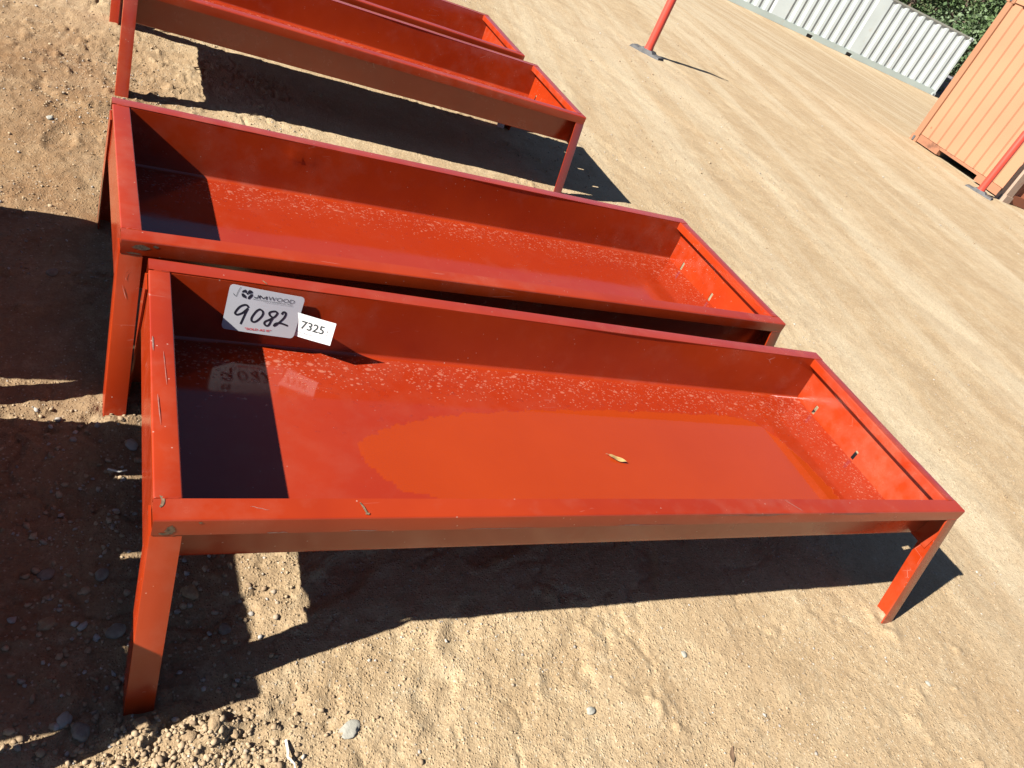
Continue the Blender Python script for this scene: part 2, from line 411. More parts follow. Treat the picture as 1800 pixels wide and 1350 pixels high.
ii = np.arange((nx-1)*(ny-1)); ci = ii % (nx-1); ri = ii//(nx-1); a0 = ri*nx + ci
gf = np.stack([a0, a0+1, a0+1+nx, a0+nx], 1)
def np_mesh(name, v, f, mat, k=4, smooth=True, attr=None):
    me = bpy.data.meshes.new(name)
    me.vertices.add(len(v)); me.vertices.foreach_set("co", np.asarray(v, np.float32).ravel())
    me.loops.add(len(f)*k); me.loops.foreach_set("vertex_index", np.asarray(f, np.int32).ravel())
    me.polygons.add(len(f)); me.polygons.foreach_set("loop_start", np.arange(0, len(f)*k, k, dtype=np.int32))
    me.polygons.foreach_set("loop_total", np.full(len(f), k, np.int32))
    me.update(calc_edges=True); me.validate()
    if smooth: me.polygons.foreach_set("use_smooth", np.ones(len(f), bool))
    if attr is not None:
        for nm, arr in attr.items():
            at = me.attributes.new(nm, 'FLOAT', 'POINT'); at.data.foreach_set("value", np.asarray(arr, np.float32))
    me.materials.append(mat)
    return me
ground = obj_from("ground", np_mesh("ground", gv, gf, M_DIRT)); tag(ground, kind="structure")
def gz(x, y): return float(height(np.array([x], float), np.array([y], float))[0])

# loose gravel and grit (nobody could count it)
def ico():
    bm = bmesh.new(); bmesh.ops.create_icosphere(bm, subdivisions=1, radius=1)
    v = np.array([q.co[:] for q in bm.verts]); f = np.array([[l.index for l in q.verts] for q in bm.faces]); bm.free(); return v, f
IV, IF = ico()
def scatter(n, xr, yr, smin, smax, dens, power=2.2):
    x = rng.uniform(*xr, n); y = rng.uniform(*yr, n)
    k = rng.uniform(0, 1, n) < dens(x, y); x, y = x[k], y[k]; n = len(x)
    s = smin + (smax-smin)*rng.uniform(0, 1, n)**power
    z = height(x, y) + s*.25
    sx = s*rng.uniform(.8, 1.4, n); sy = s*rng.uniform(.7, 1.1, n); sz = s*rng.uniform(.5, .85, n)
    a = rng.uniform(0, 6.28, n); jit = rng.uniform(.62, 1.28, (n, len(IV)))
    P = IV[None]*jit[..., None]
    px = P[..., 0]*sx[:, None]; py = P[..., 1]*sy[:, None]; pz = P[..., 2]*sz[:, None]
    v = np.stack([px*np.cos(a)[:, None]-py*np.sin(a)[:, None]+x[:, None], px*np.sin(a)[:, None]+py*np.cos(a)[:, None]+y[:, None], pz+z[:, None]], -1).reshape(-1, 3)
    f = (IF[None] + (np.arange(n)*len(IV))[:, None, None]).reshape(-1, 3)
    return v, f, np.repeat(rng.uniform(0, 1, n)**1.2, len(IV))
def shade_l(x, y): return np.clip(1.1*np.exp(-((x-.0)/.26)**2)*(y < .8), 0, 1)
def grit_d(x, y): return np.clip(.15 + .8*sstep(-.05, .3, fbm(x*2.2, y*2.2, 3, 5)), 0, 1)
parts = [scatter(2600, (-.5, .7), (-.35, .9), .0025, .009, shade_l), scatter(150, (-.4, .4), (-.28, .8), .005, .011, shade_l),
         scatter(15000, (-.4, 2.6), (-.75, 1.0), .0012, .0036, grit_d, 1.6), scatter(420, (.2, 2.8), (-.75, .6), .003, .0065, grit_d),
         scatter(9000, (-.9, .7), (1.4, 4.6), .0022, .0058, grit_d, 1.6), scatter(420, (-.9, .8), (1.4, 4.4), .005, .010, grit_d),
         scatter(6000, (2.2, 5.0), (-.6, 3.6), .002, .0055, grit_d, 1.8), scatter(300, (2.4, 5.5), (.3, 4.5), .004, .009, grit_d),
         scatter(2500, (.3, 6.0), (3.2, 8), .004, .009, grit_d, 1.8), scatter(1200, (4, 13), (4, 16), .006, .014, lambda x, y: (fbm(x*.8, y*.5, 2, 29) > .1)*.9),
         scatter(5200, (-.16, .5), (-.38, -.10), .0016, .0075, lambda x, y: np.clip(1.3*np.exp(-((x-.10)/.17)**2-((y+.20)/.06)**2), 0, 1), 3.2)]
parts[-1] = (parts[-1][0], parts[-1][1], .25+.4*parts[-1][2])
off = 0; VV = []; FF = []; TT = []
for v, f, t in parts:
    VV.append(v); FF.append(f+off); TT.append(t); off += len(v)
gravel = obj_from("gravel", np_mesh("gravel", np.concatenate(VV), np.concatenate(FF), M_GRAVEL, 3, False, {"tint": np.concatenate(TT)}))
tag(gravel, "loose tan and grey gravel scattered over the dirt yard", "gravel", kind="stuff")

# ------------------------------------------------------------------ troughs
L, W, H, ZF, INS = 2.44, 0.8323, 0.4842, 0.296, 0.017
LIP, FL = 0.042, 0.05
def arc(cx, cz, r, a0, a1, n):
    return [(cx + r*math.cos(math.radians(a0+(a1-a0)*i/n)), cz + r*math.sin(math.radians(a0+(a1-a0)*i/n))) for i in range(n+1)]
XS = np.linspace(0, L, 41)
wob = {}
def wobble(i, key, amp):
    rs = np.random.default_rng(hash_key(key)); ph = rs.uniform(0, 6.28, 3)
    x = XS[i] if i < len(XS) else L
    return amp*(math.sin(x*2.1+ph[0]) + .6*math.sin(x*5.3+ph[1]) + .35*math.sin(x*11+ph[2]))
def wob_x(x, key, amp):
    ph = np.random.default_rng(hash_key(key)).uniform(0, 6.28, 3)
    return amp*(math.sin(x*2.1+ph[0]) + .6*math.sin(x*5.3+ph[1]) + .35*math.sin(x*11+ph[2]))
def hash_key(k): return sum(ord(c)*(i+3) for i, c in enumerate(k))

def side_rail_mesh(back):
    r = .005
    loop = [(0, H-LIP)] + arc(r, H-r, r, 180, 90, 4) + [(FL, H), (FL, H-.003)] + [(r+.001, H-.003), (.003, H-r-.001), (.003, H-LIP)]
    mb = MB(); key = 'rb' if back else 'rf'
    def pl(i, a, b):
        y = a + wobble(i, key, .0012); z = b + wobble(i, key+'z', .0009)
        return (XS[i], W-y if back else y, z)
    mb.extrude(loop, range(len(XS)), pl); return mb
def end_rail_mesh(right):
    r = .004
    loop = [(FL, H-.032)] + arc(FL-r, H-r, r, 0, 90, 4) + arc(r, H-r, r, 90, 180, 4) + [(0, H-.012), (.003, H-.012), (.003, H-r-.001), (r+.001, H-.003), (FL-r-.001, H-.003), (FL-.003, H-r-.001), (FL-.003, H-.032)]
    ys = np.linspace(FL+.0012, W-FL-.0012, 14); mb = MB()
    key = 'er' if right else 'el'
    def pl(i, a, b):
        x = a; z = b + .0006*math.sin(ys[i]*9+len(key)) - .0008
        return (L-x if right else x, ys[i], z)
    mb.extrude(loop, range(len(ys)), pl); return mb
RB = .013
def wall_profile():
    y0, y1 = FL, FL+INS
    ang = math.degrees(math.atan2(INS, H-ZF))
    pts = [(y0 + (y1-y0)*t*.86, (H-.0034) + (ZF+RB*.8-(H-.0034))*t) for t in np.linspace(0, 1, 9)]
    ye, ze = pts[-1]
    arcp = [(ye + RB*1.05*(1-math.cos(a)), ZF + (ze-ZF)*(1-math.sin(a))) for a in np.linspace(math.pi/2*.15, math.pi/2, 6)]
    return pts + arcp
WP = wall_profile(); YFL = WP[-1][0]
def side_wall_mesh(back, dents=()):
    t = .003; xs = np.linspace(.006, L-.0085, 110 if dents else 40); P = WP; n = len(P)
    v = []; f = []
    for x in xs:
        for s in (0, 1):
            for k, (y, z) in enumerate(P):
                a = P[max(k-1, 0)]; b = P[min(k+1, n-1)]; ty, tz = b[0]-a[0], b[1]-a[1]; l = math.hypot(ty, tz)
                nyy, nzz = tz/l, -ty/l
                yy = y + s*t*nyy; zz = z + s*t*nzz
                bul = .0022*math.sin(math.pi*min(1, (H-z)/.19))*math.sin(x*3.0+(1 if back else 2)) 
                d = bul
                for (dx, dz, rr, am) in dents: d += am*math.exp(-(((x-dx)/rr)**2 + ((z-dz)/(rr*.8))**2))
                yy += d
                v.append((x, W-yy if back else yy, zz))
    m_ = 2*n
    for i in range(len(xs)-1):
        for k in range(n-1):
            f.append((i*m_+k, i*m_+k+1, (i+1)*m_+k+1, (i+1)*m_+k))
            f.append((i*m_+n+k, (i+1)*m_+n+k, (i+1)*m_+n+k+1, i*m_+n+k+1))
        f.append((i*m_, (i+1)*m_, (i+1)*m_+n, i*m_+n)); f.append((i*m_+n-1, i*m_+m_-1, (i+1)*m_+m_-1, (i+1)*m_+n-1))
    mb = MB(); mb.add(v, f); return mb
def in_poly(x, y, poly):
    ins = np.zeros(x.shape, bool); j = len(poly)-1
    for i in range(len(poly)):
        xi, yi = poly[i]; xj, yj = poly[j]
        ins ^= ((yi > y) != (yj > y)) & (x < (xj-xi)*(y-yi)/(yj-yi+1e-12)+xi); j = i
    return ins
PUD1 = [(.495,.38),(.522,.422),(.565,.45),(.63,.483),(.739,.514),(.913,.552),(1.12,.578),(1.322,.595),(1.65,.612),(1.943,.618),(2.03,.606),(2.075,.583),(2.12,.51),(2.15,.431),(2.175,.33),(2.19,.24),(2.18,.16),(2.1,.125),(1.7,.118),(1.2,.13),(.9,.155),(.72,.20),(.657,.224),(.585,.238),(.549,.275),(.52,.32),(.503,.351)]
PUD2 = [(1.25,.16),(1.45,.22),(1.75,.27),(2.0,.30),(2.16,.27),(2.22,.2),(2.15,.13),(1.8,.115),(1.4,.12)]
def jag(poly, seed, amp=.011, step=.009):
    out = []; rr = np.random.default_rng(seed)
    for i in range(len(poly)):
        a = Vector(poly[i]); b = Vector(poly[(i+1) % len(poly)]); n = max(1, int((b-a).length/step))
        nrm = Vector((-(b-a).y, (b-a).x)).normalized()
        for k in range(n):
            p = a.lerp(b, k/n); s = vnoise(np.array([p.x*45]), np.array([p.y*45]), seed)[0]*.7 + rr.uniform(-.4, .4)
            out.append((p + nrm*amp*s)[:])
    return out
def floor_mesh(poly):
    xs = np.linspace(.006, L-.0085, 420); ys = np.linspace(YFL, W-YFL, 130)
    if poly: poly = jag(poly, 3 if len(poly) > 15 else 5)
    X, Y = np.meshgrid(xs, ys, indexing='xy')
    Z = ZF + .0009*fbm(X*2, Y*2, 2, 3)*np.sin(np.pi*(Y-YFL)/(W-2*YFL))
    wet = in_poly(X, Y, poly).astype(float) if poly else np.zeros(X.shape)
    dback = (W-YFL) - Y; dr = L - X
    spots = np.clip(.42 + .62*np.exp(-(dback/.15)**2) + .5*np.exp(-(dr/.25)**2), 0, 1)*(1-.92*wet)
    v = np.stack([X.ravel(), Y.ravel(), Z.ravel()], 1)
    nx_, ny_ = len(xs), len(ys); q = np.arange((nx_-1)*(ny_-1)); c_ = q % (nx_-1); r_ = q//(nx_-1); a = r_*nx_+c_
    f = np.stack([a, a+1, a+1+nx_, a+nx_], 1)
    v2 = v.copy(); v2[:, 2] = ZF-.004; f2 = f[:, ::-1] + len(v)
    at = {"wet": np.concatenate([wet.ravel()]*2), "spots": np.concatenate([spots.ravel()]*2)}
    return np_mesh("floor_panel", np.concatenate([v, v2]), np.concatenate([f, f2]), M_FLOOR, 4, True, at)
def end_panel_mesh(right):
    t = .003; x1 = .0036; x0 = x1+t        # x0 inner face, x1 outer
    sl = [(.172, .300, .340), (.416, .296+.003, .337), (.666, .303, .343)] if right else []
    yc = [.004, W-.004]; zc = [ZF-.008, H-.0036]
    for (y, z0, z1) in sl: yc += [y-.007, y+.007]
    if sl: zc += [.301, .340]
    yc = sorted(yc); zc = sorted(zc); hole = set()
    for i in range(len(yc)-1):
        for j in range(len(zc)-1):
            ym = (yc[i]+yc[i+1])/2; zm = (zc[j]+zc[j+1])/2
            if any(abs(ym-s[0]) < .006 for s in sl) and .301 < zm < .340: hole.add((i, j))
    mb = MB(); xx = (lambda x: L-x) if right else (lambda x: x)
    def q(*p): mb.add([(xx(a), b, c) for a, b, c in p], [(0,1,2,3)])
    ni, nj = len(yc)-1, len(zc)-1; solid = lambda i, j: 0 <= i < ni and 0 <= j < nj and (i, j) not in hole
    for i in range(ni):
        for j in range(nj):
            if not solid(i, j): continue
            y0, y1_, z0, z1 = yc[i], yc[i+1], zc[j], zc[j+1]
            for x in (x0, x1): q((x, y0, z0), (x, y1_, z0), (x, y1_, z1), (x, y0, z1))
            if not solid(i-1, j): q((x0, y0, z0), (x1, y0, z0), (x1, y0, z1), (x0, y0, z1))
            if not solid(i+1, j): q((x0, y1_, z0), (x1, y1_, z0), (x1, y1_, z1), (x0, y1_, z1))
            if not solid(i, j-1): q((x0, y0, z0), (x1, y0, z0), (x1, y1_, z0), (x0, y1_, z0))
            if not solid(i, j+1): q((x0, y0, z1), (x1, y0, z1), (x1, y1_, z1), (x0, y1_, z1))
    bm = bmesh.new(); me = bpy.data.meshes.new("tmp"); me.from_pydata(mb.v, [], mb.f); bm.from_mesh(me)
    bmesh.ops.remove_doubles(bm, verts=bm.verts, dist=1e-5)
    mb2 = MB(); mb2.v = [q_.co[:] for q_ in bm.verts]; bm.verts.index_update(); mb2.f = [[l.index for l in q_.verts] for q_ in bm.faces]; bm.free()
    return mb2
SPL, LW, LT = .097, .055, .005
def leg_mesh(right, back, top_narrow=0.0):
    """steel angle, corner outwards, foot splayed away from the trough"""
    zt = H-LIP-.002; zb = -.035
    r = .003
    LY = .072
    loop = [(-.003, LY-.003), (-.003, r-.003+.0), (-.003+r*.3, .0+r*.3-.003+.0), (r-.003, -.003), (LW-.003, -.003), (LW-.003, LT-.003), (LT-.003, LT-.003), (LT-.003, LY-.003)]
    loop = [(a, b+.003) for a, b in loop]
    def pl(z, a, b):
        off_ = -SPL*(1-z/zt)
        x = a; y = off_ + b
        return (L-x if right else x, W-y if back else y, z)
    mb = MB(); mb.extrude(loop, [zb, .1, .2, .3, zt], pl); return mb
def weld_mesh(p0, p1, rad, seed):
    rs = random.Random(seed); n = max(4, int((Vector(p1)-Vector(p0)).length/.004))
    pts = [tuple(Vector(p0).lerp(Vector(p1), i/n) + Vector((rs.uniform(-1,1), rs.uniform(-1,1), rs.uniform(-.3,.6)))*rad*.25) for i in range(n+1)]
    mb = MB(); mb.tube(pts, [rad*rs.uniform(.65, 1.15)*(.5 if i in (0, n) else 1) for i in range(n+1)], 6); return mb

def make_trough(loc, rz, label, poly=None, dents=()):
    t = empty("feed_trough", loc, rz)
    tag(t, label, "trough", "red orange steel feed troughs")
    side_rail_mesh(False).build("side_rail", M_PAINT, t, 40); side_rail_mesh(True).build("side_rail", M_PAINT, t, 40)
    end_rail_mesh(False).build("end_rail", M_PAINT, t, 40); end_rail_mesh(True).build("end_rail", M_PAINT, t, 40)
    side_wall_mesh(False).build("side_wall", M_PAINT, t, 50); side_wall_mesh(True, dents).build("side_wall", M_PAINT, t, 50)
    obj_from("floor_panel", floor_mesh(poly), t)
    end_panel_mesh(False).build("end_panel", M_PAINT, t, 20); end_panel_mesh(True).build("end_panel", M_PAINT, t, 20)
    for r_ in (False, True):
        for b_ in (False, True): leg_mesh(r_, b_).build("leg", M_PAINT, t, 35)
    k = 0
    for x0, x1 in ((.012, .048), (L-.048, L-.012)):
        for y in (FL, W-FL):
            weld_mesh((x0, y, H-.0005), (x1, y, H-.0005), .0022, k).build("weld_bead", M_PAINT, t, 60); k += 1
    for x in (.054, L-.054):
        weld_mesh((x, .062, ZF+.14), (x, .068, ZF+.06), .003, k).build("weld_bead", M_PAINT, t, 60); k += 1
        weld_mesh((x if x < 1 else L-.054, .001, H-LIP-.001), (.002 if x < 1 else L-.002, .001, H-LIP-.001), .002, k).build("weld_bead", M_PAINT, t, 60); k += 1
    return t
def copy_tree(o, parent=None):
    c = o.copy(); COL.objects.link(c); c.parent = parent
    for ch in list(o.children): copy_tree(ch, c)
    return c

T1 = make_trough((0, 0, 0), 0, "nearest red orange steel trough holding a rain puddle, white lot label inside", PUD1)
def chip(t, pts, name="paint_chip"):
    mb = MB(); n = len(pts); mb.add(pts, [tuple(range(n))]); return mb.build(name, M_RUST, t, 0)
rs = random.Random(4)
def blob(cx, cz, rx, rz_, n=14): return [(cx+rx*math.cos(6.283*i/n)*rs.uniform(.55, 1.1), wob_x(cx, 'rf', .0012)-.0005, cz+rz_*math.sin(6.283*i/n)*rs.uniform(.55, 1.1)) for i in range(n)]
chip(T1, blob(.030, H-.026, .011, .013)); chip(T1, blob(.020, H-.037, .010, .004)); chip(T1, blob(.078, H-.008, .004, .003))
chip(T1, [(x, y, H+.0028) for x, y in ((.385,.012),(.390,.010),(.386,.026),(.380,.038),(.378,.036),(.382,.024))])
chip(T1, [(x, y, H+.0028) for x, y in ((.384,.006),(.392,.005),(.394,.010),(.386,.011))])
chip(T1, [(x, y, H+.0028) for x, y in ((.268,.798),(.273,.797),(.279,.789),(.281,.783),(.276,.786),(.271,.793))])
M_SCRATCH = mat_simple("pale_scratch", (.22, .12, .10), .6, .3, .3, 90)
def scratch(t, pts, wd):
    v = []; n = len(pts)
    for i, (x, y, z) in enumerate(pts):
        w = wd*(.2 if i in (0, n-1) else rs.uniform(.6, 1.2)); v += [(x, y, z-w), (x, y, z+w)]
    mb = MB(); mb.add(v, [(2*i, 2*i+2, 2*i+3, 2*i+1) for i in range(n-1)]); return mb.build("scratch", M_SCRATCH, t, 0)
for x0, x1, dz, wd in ((1.03, 1.22, .040, .0011), (1.05, 1.10, .038, .0018), (1.30, 1.62, .006, .0010), (1.75, 1.98, .005, .0012), (.36, .42, .039, .0012), (.20, .24, .040, .0014), (1.44, 1.56, .010, .0009), (.62, .80, .041, .0008)):
    scratch(T1, [(x0+(x1-x0)*k/7, wob_x(x0+(x1-x0)*k/7, 'rf', .0012)-.0005, H-dz+rs.uniform(-.0012, .0012)+wob_x(x0+(x1-x0)*k/7, 'rfz', .0009)) for k in range(8)], wd)
for (xa, ya), (xb, yb), wd in (((.165, .030), (.20, .020), .0007), ((1.62, .048), (1.66, .006), .0012), ((.012, .33), (.016, .24), .0011), ((.005, .52), (.006, .47), .002), ((.026, .47), (.03, .36), .0008)):
    mb = MB(); n = 5; v = []
    for k in range(n+1):
        w = wd*(.2 if k in (0, n) else rs.uniform(.6, 1.2)); x = xa+(xb-xa)*k/n; y = ya+(yb-ya)*k/n+rs.uniform(-.001, .001)
        v += [(x-w*.7, y-w*.7, H+wob_x(x, 'rfz', .0009)+.0006 if y < .05 else H+.0006), (x+w*.7, y+w*.7, H+wob_x(x, 'rfz', .0009)+.0006 if y < .05 else H+.0006)]
    mb.add(v, [(2*i, 2*i+2, 2*i+3, 2*i+1) for i in range(n)]); mb.build("scratch", M_SCRATCH, T1, 0)
# torn notch where the end rail meets the front rail
mb = MB(); mb.add([(x, y, H+.0012) for x, y in ((.010,.056),(.016,.053),(.019,.046),(.0185,.037),(.015,.030),(.011,.027),(.0095,.030),(.0125,.036),(.0135,.044),(.012,.050))], [tuple(range(10))])
mb.build("torn_corner", M_RUST, T1, 0)

T2 = make_trough((-.0621, .8725, .020), .0435, "trough directly behind the nearest one, dented back wall, wet speckled floor, no label", PUD2, ((.585, .435, .022, .006), (.635, .430, .016, .005)))
zl = lambda z: -SPL*(1-z/(H-LIP-.002))-.0012
scratch(T2, [(.012+.004*k, zl(.36-.012*k), .36-.012*k) for k in range(4)], .0016)
scratch(T2, [(.026, zl(.40), .40), (.020, zl(.392), .392), (.018, zl(.38), .38), (.021, zl(.372), .372)], .0012)
chip(T2, blob(.045, H-.020, .022, .009)); chip(T2, blob(.080, H-.012, .008, .004)); chip(T2, blob(.030, H-.038, .02, .003))
T3 = copy_tree(T1); T3.location = (-.0652, 3.0219, -.0046); T3.rotation_euler = (0, 0, .0007)
T3["label"] = "third trough from the front, standing apart beyond a gap of shaded dirt"
def strip_extra(t, src):
    # trough copies do not share the chips and tear of their source
    for ch in list(t.children):
        if ch.name.split('.')[0] in ("paint_chip", "torn_corner", "scratch"): bpy.data.objects.remove(ch)
strip_extra(T3, T1)
dry = floor_mesh(None)
for ch in T3.children:
    if ch.name.startswith("floor_panel"): ch.data = dry
T4 = copy_tree(T3); T4.location = (-.1073, 3.998, -.0046); T4.rotation_euler = (0, 0, -.0071)
T4["label"] = "farthest trough, cut off by the top edge of the picture"
T5 = copy_tree(T3); T5.rotation_euler = (0, 0, .045)
def place_right(t, xr, y0):
    c, s = math.cos(t.rotation_euler.z), math.sin(t.rotation_euler.z); t.location = (xr - c*L, y0 - s*L, 0)
place_right(T5, -.395, -.165)
T5["label"] = "trough left of the nearest one, outside the picture, throwing shade on its foot"
T6 = copy_tree(T3); T6.rotation_euler = (0, 0, .05); place_right(T6, -.415, .865)
T6["label"] = "trough left of the second one, outside the picture, its shadow on the dirt"

# ------------------------------------------------------------------ rain water
def puddle(name, poly, t, label, seed):
    pl = jag(poly, seed); z = ZF + .0022; cx = sum(p[0] for p in pl)/len(pl); cy = sum(p[1] for p in pl)/len(pl)
    inner = [(cx+(p[0]-cx)*.992, cy+(p[1]-cy)*.985) for p in pl]; n = len(pl)
    v = [(p[0], p[1], z-.0012) for p in pl] + [(p[0], p[1], z) for p in inner]
    f = [(i, (i+1) % n, n+(i+1) % n, n+i) for i in range(n)] + [tuple(range(n, 2*n))]
    o = mesh_obj(name, v, f, M_WATER, None, 0); o.location = t.location; o.rotation_euler = t.rotation_euler
    tag(o, label, "puddle"); return o
puddle("rain_puddle", PUD1, T1, "clear rain puddle covering the floor of the nearest trough", 3)
puddle("rain_puddle", PUD2, T2, "small rain puddle near the front right of the second trough's floor", 5)
def droplets(t, poly, n, seed, label):
    rr = np.random.default_rng(seed); x = rr.uniform(.1, L-.06, n*4); y = W-YFL-.01 - np.abs(rr.normal(0, .13, n*4)); 
    k = (y > YFL+.03) & ~in_poly(x, y, poly); x, y = x[k][:n], y[k][:n]; n = len(x)
    s = .0015 + .0042*rr.uniform(0, 1, n)**2.5; a = rr.uniform(-.5, .9, n); el = rr.uniform(1.0, 1.9, n)
    ring = [(1, 0), (.72, .6), (0, 1)]; K = 8; T = []
    for r_, z_ in ((1, 0), (.78, .5), (.4, .88)):
        for q in range(K): T.append((r_*math.cos(6.2832*q/K), r_*math.sin(6.2832*q/K), z_))
    T.append((0, 0, 1)); T = np.array(T); F = []
    for l in range(2):
        for q in range(K):
            aa, bb, cc, dd = l*K+q, l*K+(q+1) % K, (l+1)*K+(q+1) % K, (l+1)*K+q; F += [(aa, bb, cc), (aa, cc, dd)]
    for q in range(K): F.append((2*K+q, 2*K+(q+1) % K, 3*K))
    F = np.array(F); px = T[None, :, 0]*(s*el)[:, None]; py = T[None, :, 1]*s[:, None]
    v = np.stack([px*np.cos(a)[:, None]-py*np.sin(a)[:, None]+x[:, None], px*np.sin(a)[:, None]+py*np.cos(a)[:, None]+y[:, None], T[None, :, 2]*s[:, None]*.38+ZF+.0009+0*px], -1).reshape(-1, 3)
    f = (F[None]+(np.arange(n)*len(T))[:, None, None]).reshape(-1, 3)
    o = obj_from("water_droplets", np_mesh("water_droplets", v, f, M_WATER, 3)); o.location = t.location; o.rotation_euler = t.rotation_euler
    tag(o, label, "water drops", kind="stuff")
droplets(T1, PUD1, 1500, 1, "rain droplets beading on the nearest trough's floor")
droplets(T2, PUD2, 1100, 2, "rain droplets beading on the second trough's floor")

# ------------------------------------------------------------------ lot label and paper tag
class Patch:
    def __init__(s, tl, tr, br, bl, bow=0.0):
        s.c = [Vector(q) for q in (tl, tr, br, bl)]; s.bow = bow
        s.n = (s.c[1]-s.c[0]).cross(s.c[3]-s.c[0]).normalized()
        if s.n.y > 0: s.n = -s.n
    def at(s, u, v, d=0.0):
        p = s.c[0]*(1-u)*(1-v) + s.c[1]*u*(1-v) + s.c[2]*u*v + s.c[3]*(1-u)*v
        return p + s.n*(d + s.bow*math.sin(math.pi*max(0, min(1, u))))
class PixMap:
    """affine map of a measured quad to unit coordinates"""
    def __init__(s, tl, tr, bl):
        s.o = np.array(tl, float); s.M = np.linalg.inv(np.stack([np.array(tr, float)-s.o, np.array(bl, float)-s.o], 1))
    def __call__(s, p): return tuple(s.M @ (np.array(p, float)-s.o))
def card(name, patch, rad, mat, asp, label, cat, n=6):
    pts = []
    for cx, cy, a0 in ((1-rad/asp, rad, -90), (1-rad/asp, 1-rad, 0), (rad/asp, 1-rad, 90), (rad/asp, rad, 180)):
        for k in range(n+1):
            a = math.radians(a0+90*k/n); pts.append((cx+rad/asp*math.cos(a), cy+rad*math.sin(a)))
    mb = MB(); N = 14; v = []; f = []
    # grid inside the rounded outline: columns clipped to the outline
    us = np.linspace(0, 1, 25)
    def span(u):
        d = 0.0
        if u < rad/asp: d = rad - math.sqrt(max(0, rad**2 - ((rad/asp-u)*asp)**2))
        if u > 1-rad/asp: d = rad - math.sqrt(max(0, rad**2 - ((u-1+rad/asp)*asp)**2))
        return d, 1-d
    us = np.concatenate([np.linspace(0, rad/asp, 7), np.linspace(rad/asp, 1-rad/asp, 12)[1:-1], np.linspace(1-rad/asp, 1, 7)])
    nn = 4
    for side in (0.0, -.0006):
        for u in us:
            a, b = span(u)
            for k in range(nn+1): v.append(patch.at(u, a+(b-a)*k/nn, side)[:])
    m_ = nn+1; h_ = len(us)*m_
    for i in range(len(us)-1):
        for k in range(nn):
            q = (i*m_+k, (i+1)*m_+k, (i+1)*m_+k+1, i*m_+k+1); f.append(q); f.append(tuple(h_+j for j in q[::-1]))
        f.append((i*m_, i*m_+h_, (i+1)*m_+h_, (i+1)*m_)); f.append((i*m_+nn, (i+1)*m_+nn, (i+1)*m_+nn+h_, i*m_+nn+h_))
    o = mesh_obj(name, v, f, mat, None, 40); tag(o, label, cat); return o
def ribbon(mb, patch, pts, width, asp_u, d=.0007, sub=8):
    """pts in unit coordinates; width in metres; smooth stroke with round ends"""
    P = [Vector((p[0], p[1], 0)) for p in pts]; C_ = []
    if len(P) > 2:
        for i in range(len(P)-1):
            p0, p1, p2, p3 = P[max(i-1, 0)], P[i], P[i+1], P[min(i+2, len(P)-1)]
            for k in range(sub):
                t = k/sub; C_.append(.5*((2*p1)+(p2-p0)*t+(2*p0-5*p1+4*p2-p3)*t*t+(3*p1-p0-3*p2+p3)*t**3))
        C_.append(P[-1])
    else: C_ = P
    W3 = [patch.at(c.x, c.y, d) for c in C_]; n = len(W3); v = []
    for i, p in enumerate(W3):
        tg = (W3[min(i+1, n-1)]-W3[max(i-1, 0)]).normalized(); sd_ = tg.cross(patch.n).normalized()
        w = width*.5*(.75 if i in (0, n-1) else 1)
        v += [(p+sd_*w)[:], (p-sd_*w)[:]]
    mb.add(v, [(2*i, 2*i+1, 2*i+3, 2*i+2) for i in range(n-1)])
def text(patch, body, u0, u1, v_base, hgt_v, mat, parent, name="lettering", bold=0.0, v_end=None, d=.0007, shear=0.0):
    cu = bpy.data.curves.new("t", 'FONT'); cu.body = body; cu.size = 1.0; cu.offset = bold; cu.resolution_u = 3; cu.shear = shear
    to = bpy.data.objects.new("t", cu); COL.objects.link(to)
    dg = bpy.context.evaluated_depsgraph_get(); me = bpy.data.meshes.new_from_object(to.evaluated_get(dg))
    vs_ = np.array([q.co[:] for q in me.vertices]); lo, hi = vs_.min(0), vs_.max(0)
    ve = v_base if v_end is None else v_end
    out = []
    for q in vs_:
        s_ = (q[0]-lo[0])/(hi[0]-lo[0]); t_ = (q[1]-lo[1])/(hi[1]-lo[1])
        out.append(patch.at(u0+(u1-u0)*s_, v_base+(ve-v_base)*s_ - hgt_v*t_, d)[:])
    o = mesh_obj(name, out, [tuple(p.vertices) for p in me.polygons], mat, parent, 0)
    bpy.data.objects.remove(to); return o
# the card leans out from under the back rim of the nearest trough
cp = Patch((.1905, .778, .477), (.3830, .772, .4680), (.3725, .745, .3480), (.1862, .755, .3505), .002)
label_card = card("lot_label", cp, .085, M_CARD, 1.53, "white rounded lot label handwritten 9082 inside the nearest trough", "label")
pm = PixMap((250, 130), (1260, 290), (125, 725))
k_w = .193/1022
def strokes(parent, pmx, patch, sts, width, mat, name):
    mb = MB()
    for s in sts: ribbon(mb, patch, [pmx(q) for q in s], width, 1)
    return mb.build(name, mat, parent, 0)
nine = [(488,438),(470,408),(430,402),(370,430),(320,490),(312,520),(340,535),(400,515),(450,475),(478,452),(455,500),(425,570),(385,665)]
zero = [(640,458),(600,480),(550,545),(530,595),(545,628),(590,628),(650,580),(685,525),(680,485),(650,462),(632,458)]
eight = [(880,500),(850,485),(800,490),(772,510),(785,545),(820,575),(800,620),(770,680),(735,685),(710,655),(725,625),(780,600),(850,560),(882,515),(876,500)]
two = [(945,530),(960,500),(990,498),(1000,525),(980,575),(930,630),(870,680),(845,688),(860,662),(900,650),(960,660),(1040,692)]
for s_, nm in ((nine, "digit"), (zero, "digit"), (eight, "digit"), (two, "digit")):
    strokes(label_card, pm, cp, [s_], 26*k_w, M_INK, "handwritten_digit")
strokes(label_card, pm, cp, [[(284,252),(322,288),(345,235),(385,165)]], 6*k_w, M_INKGREY, "check_mark")
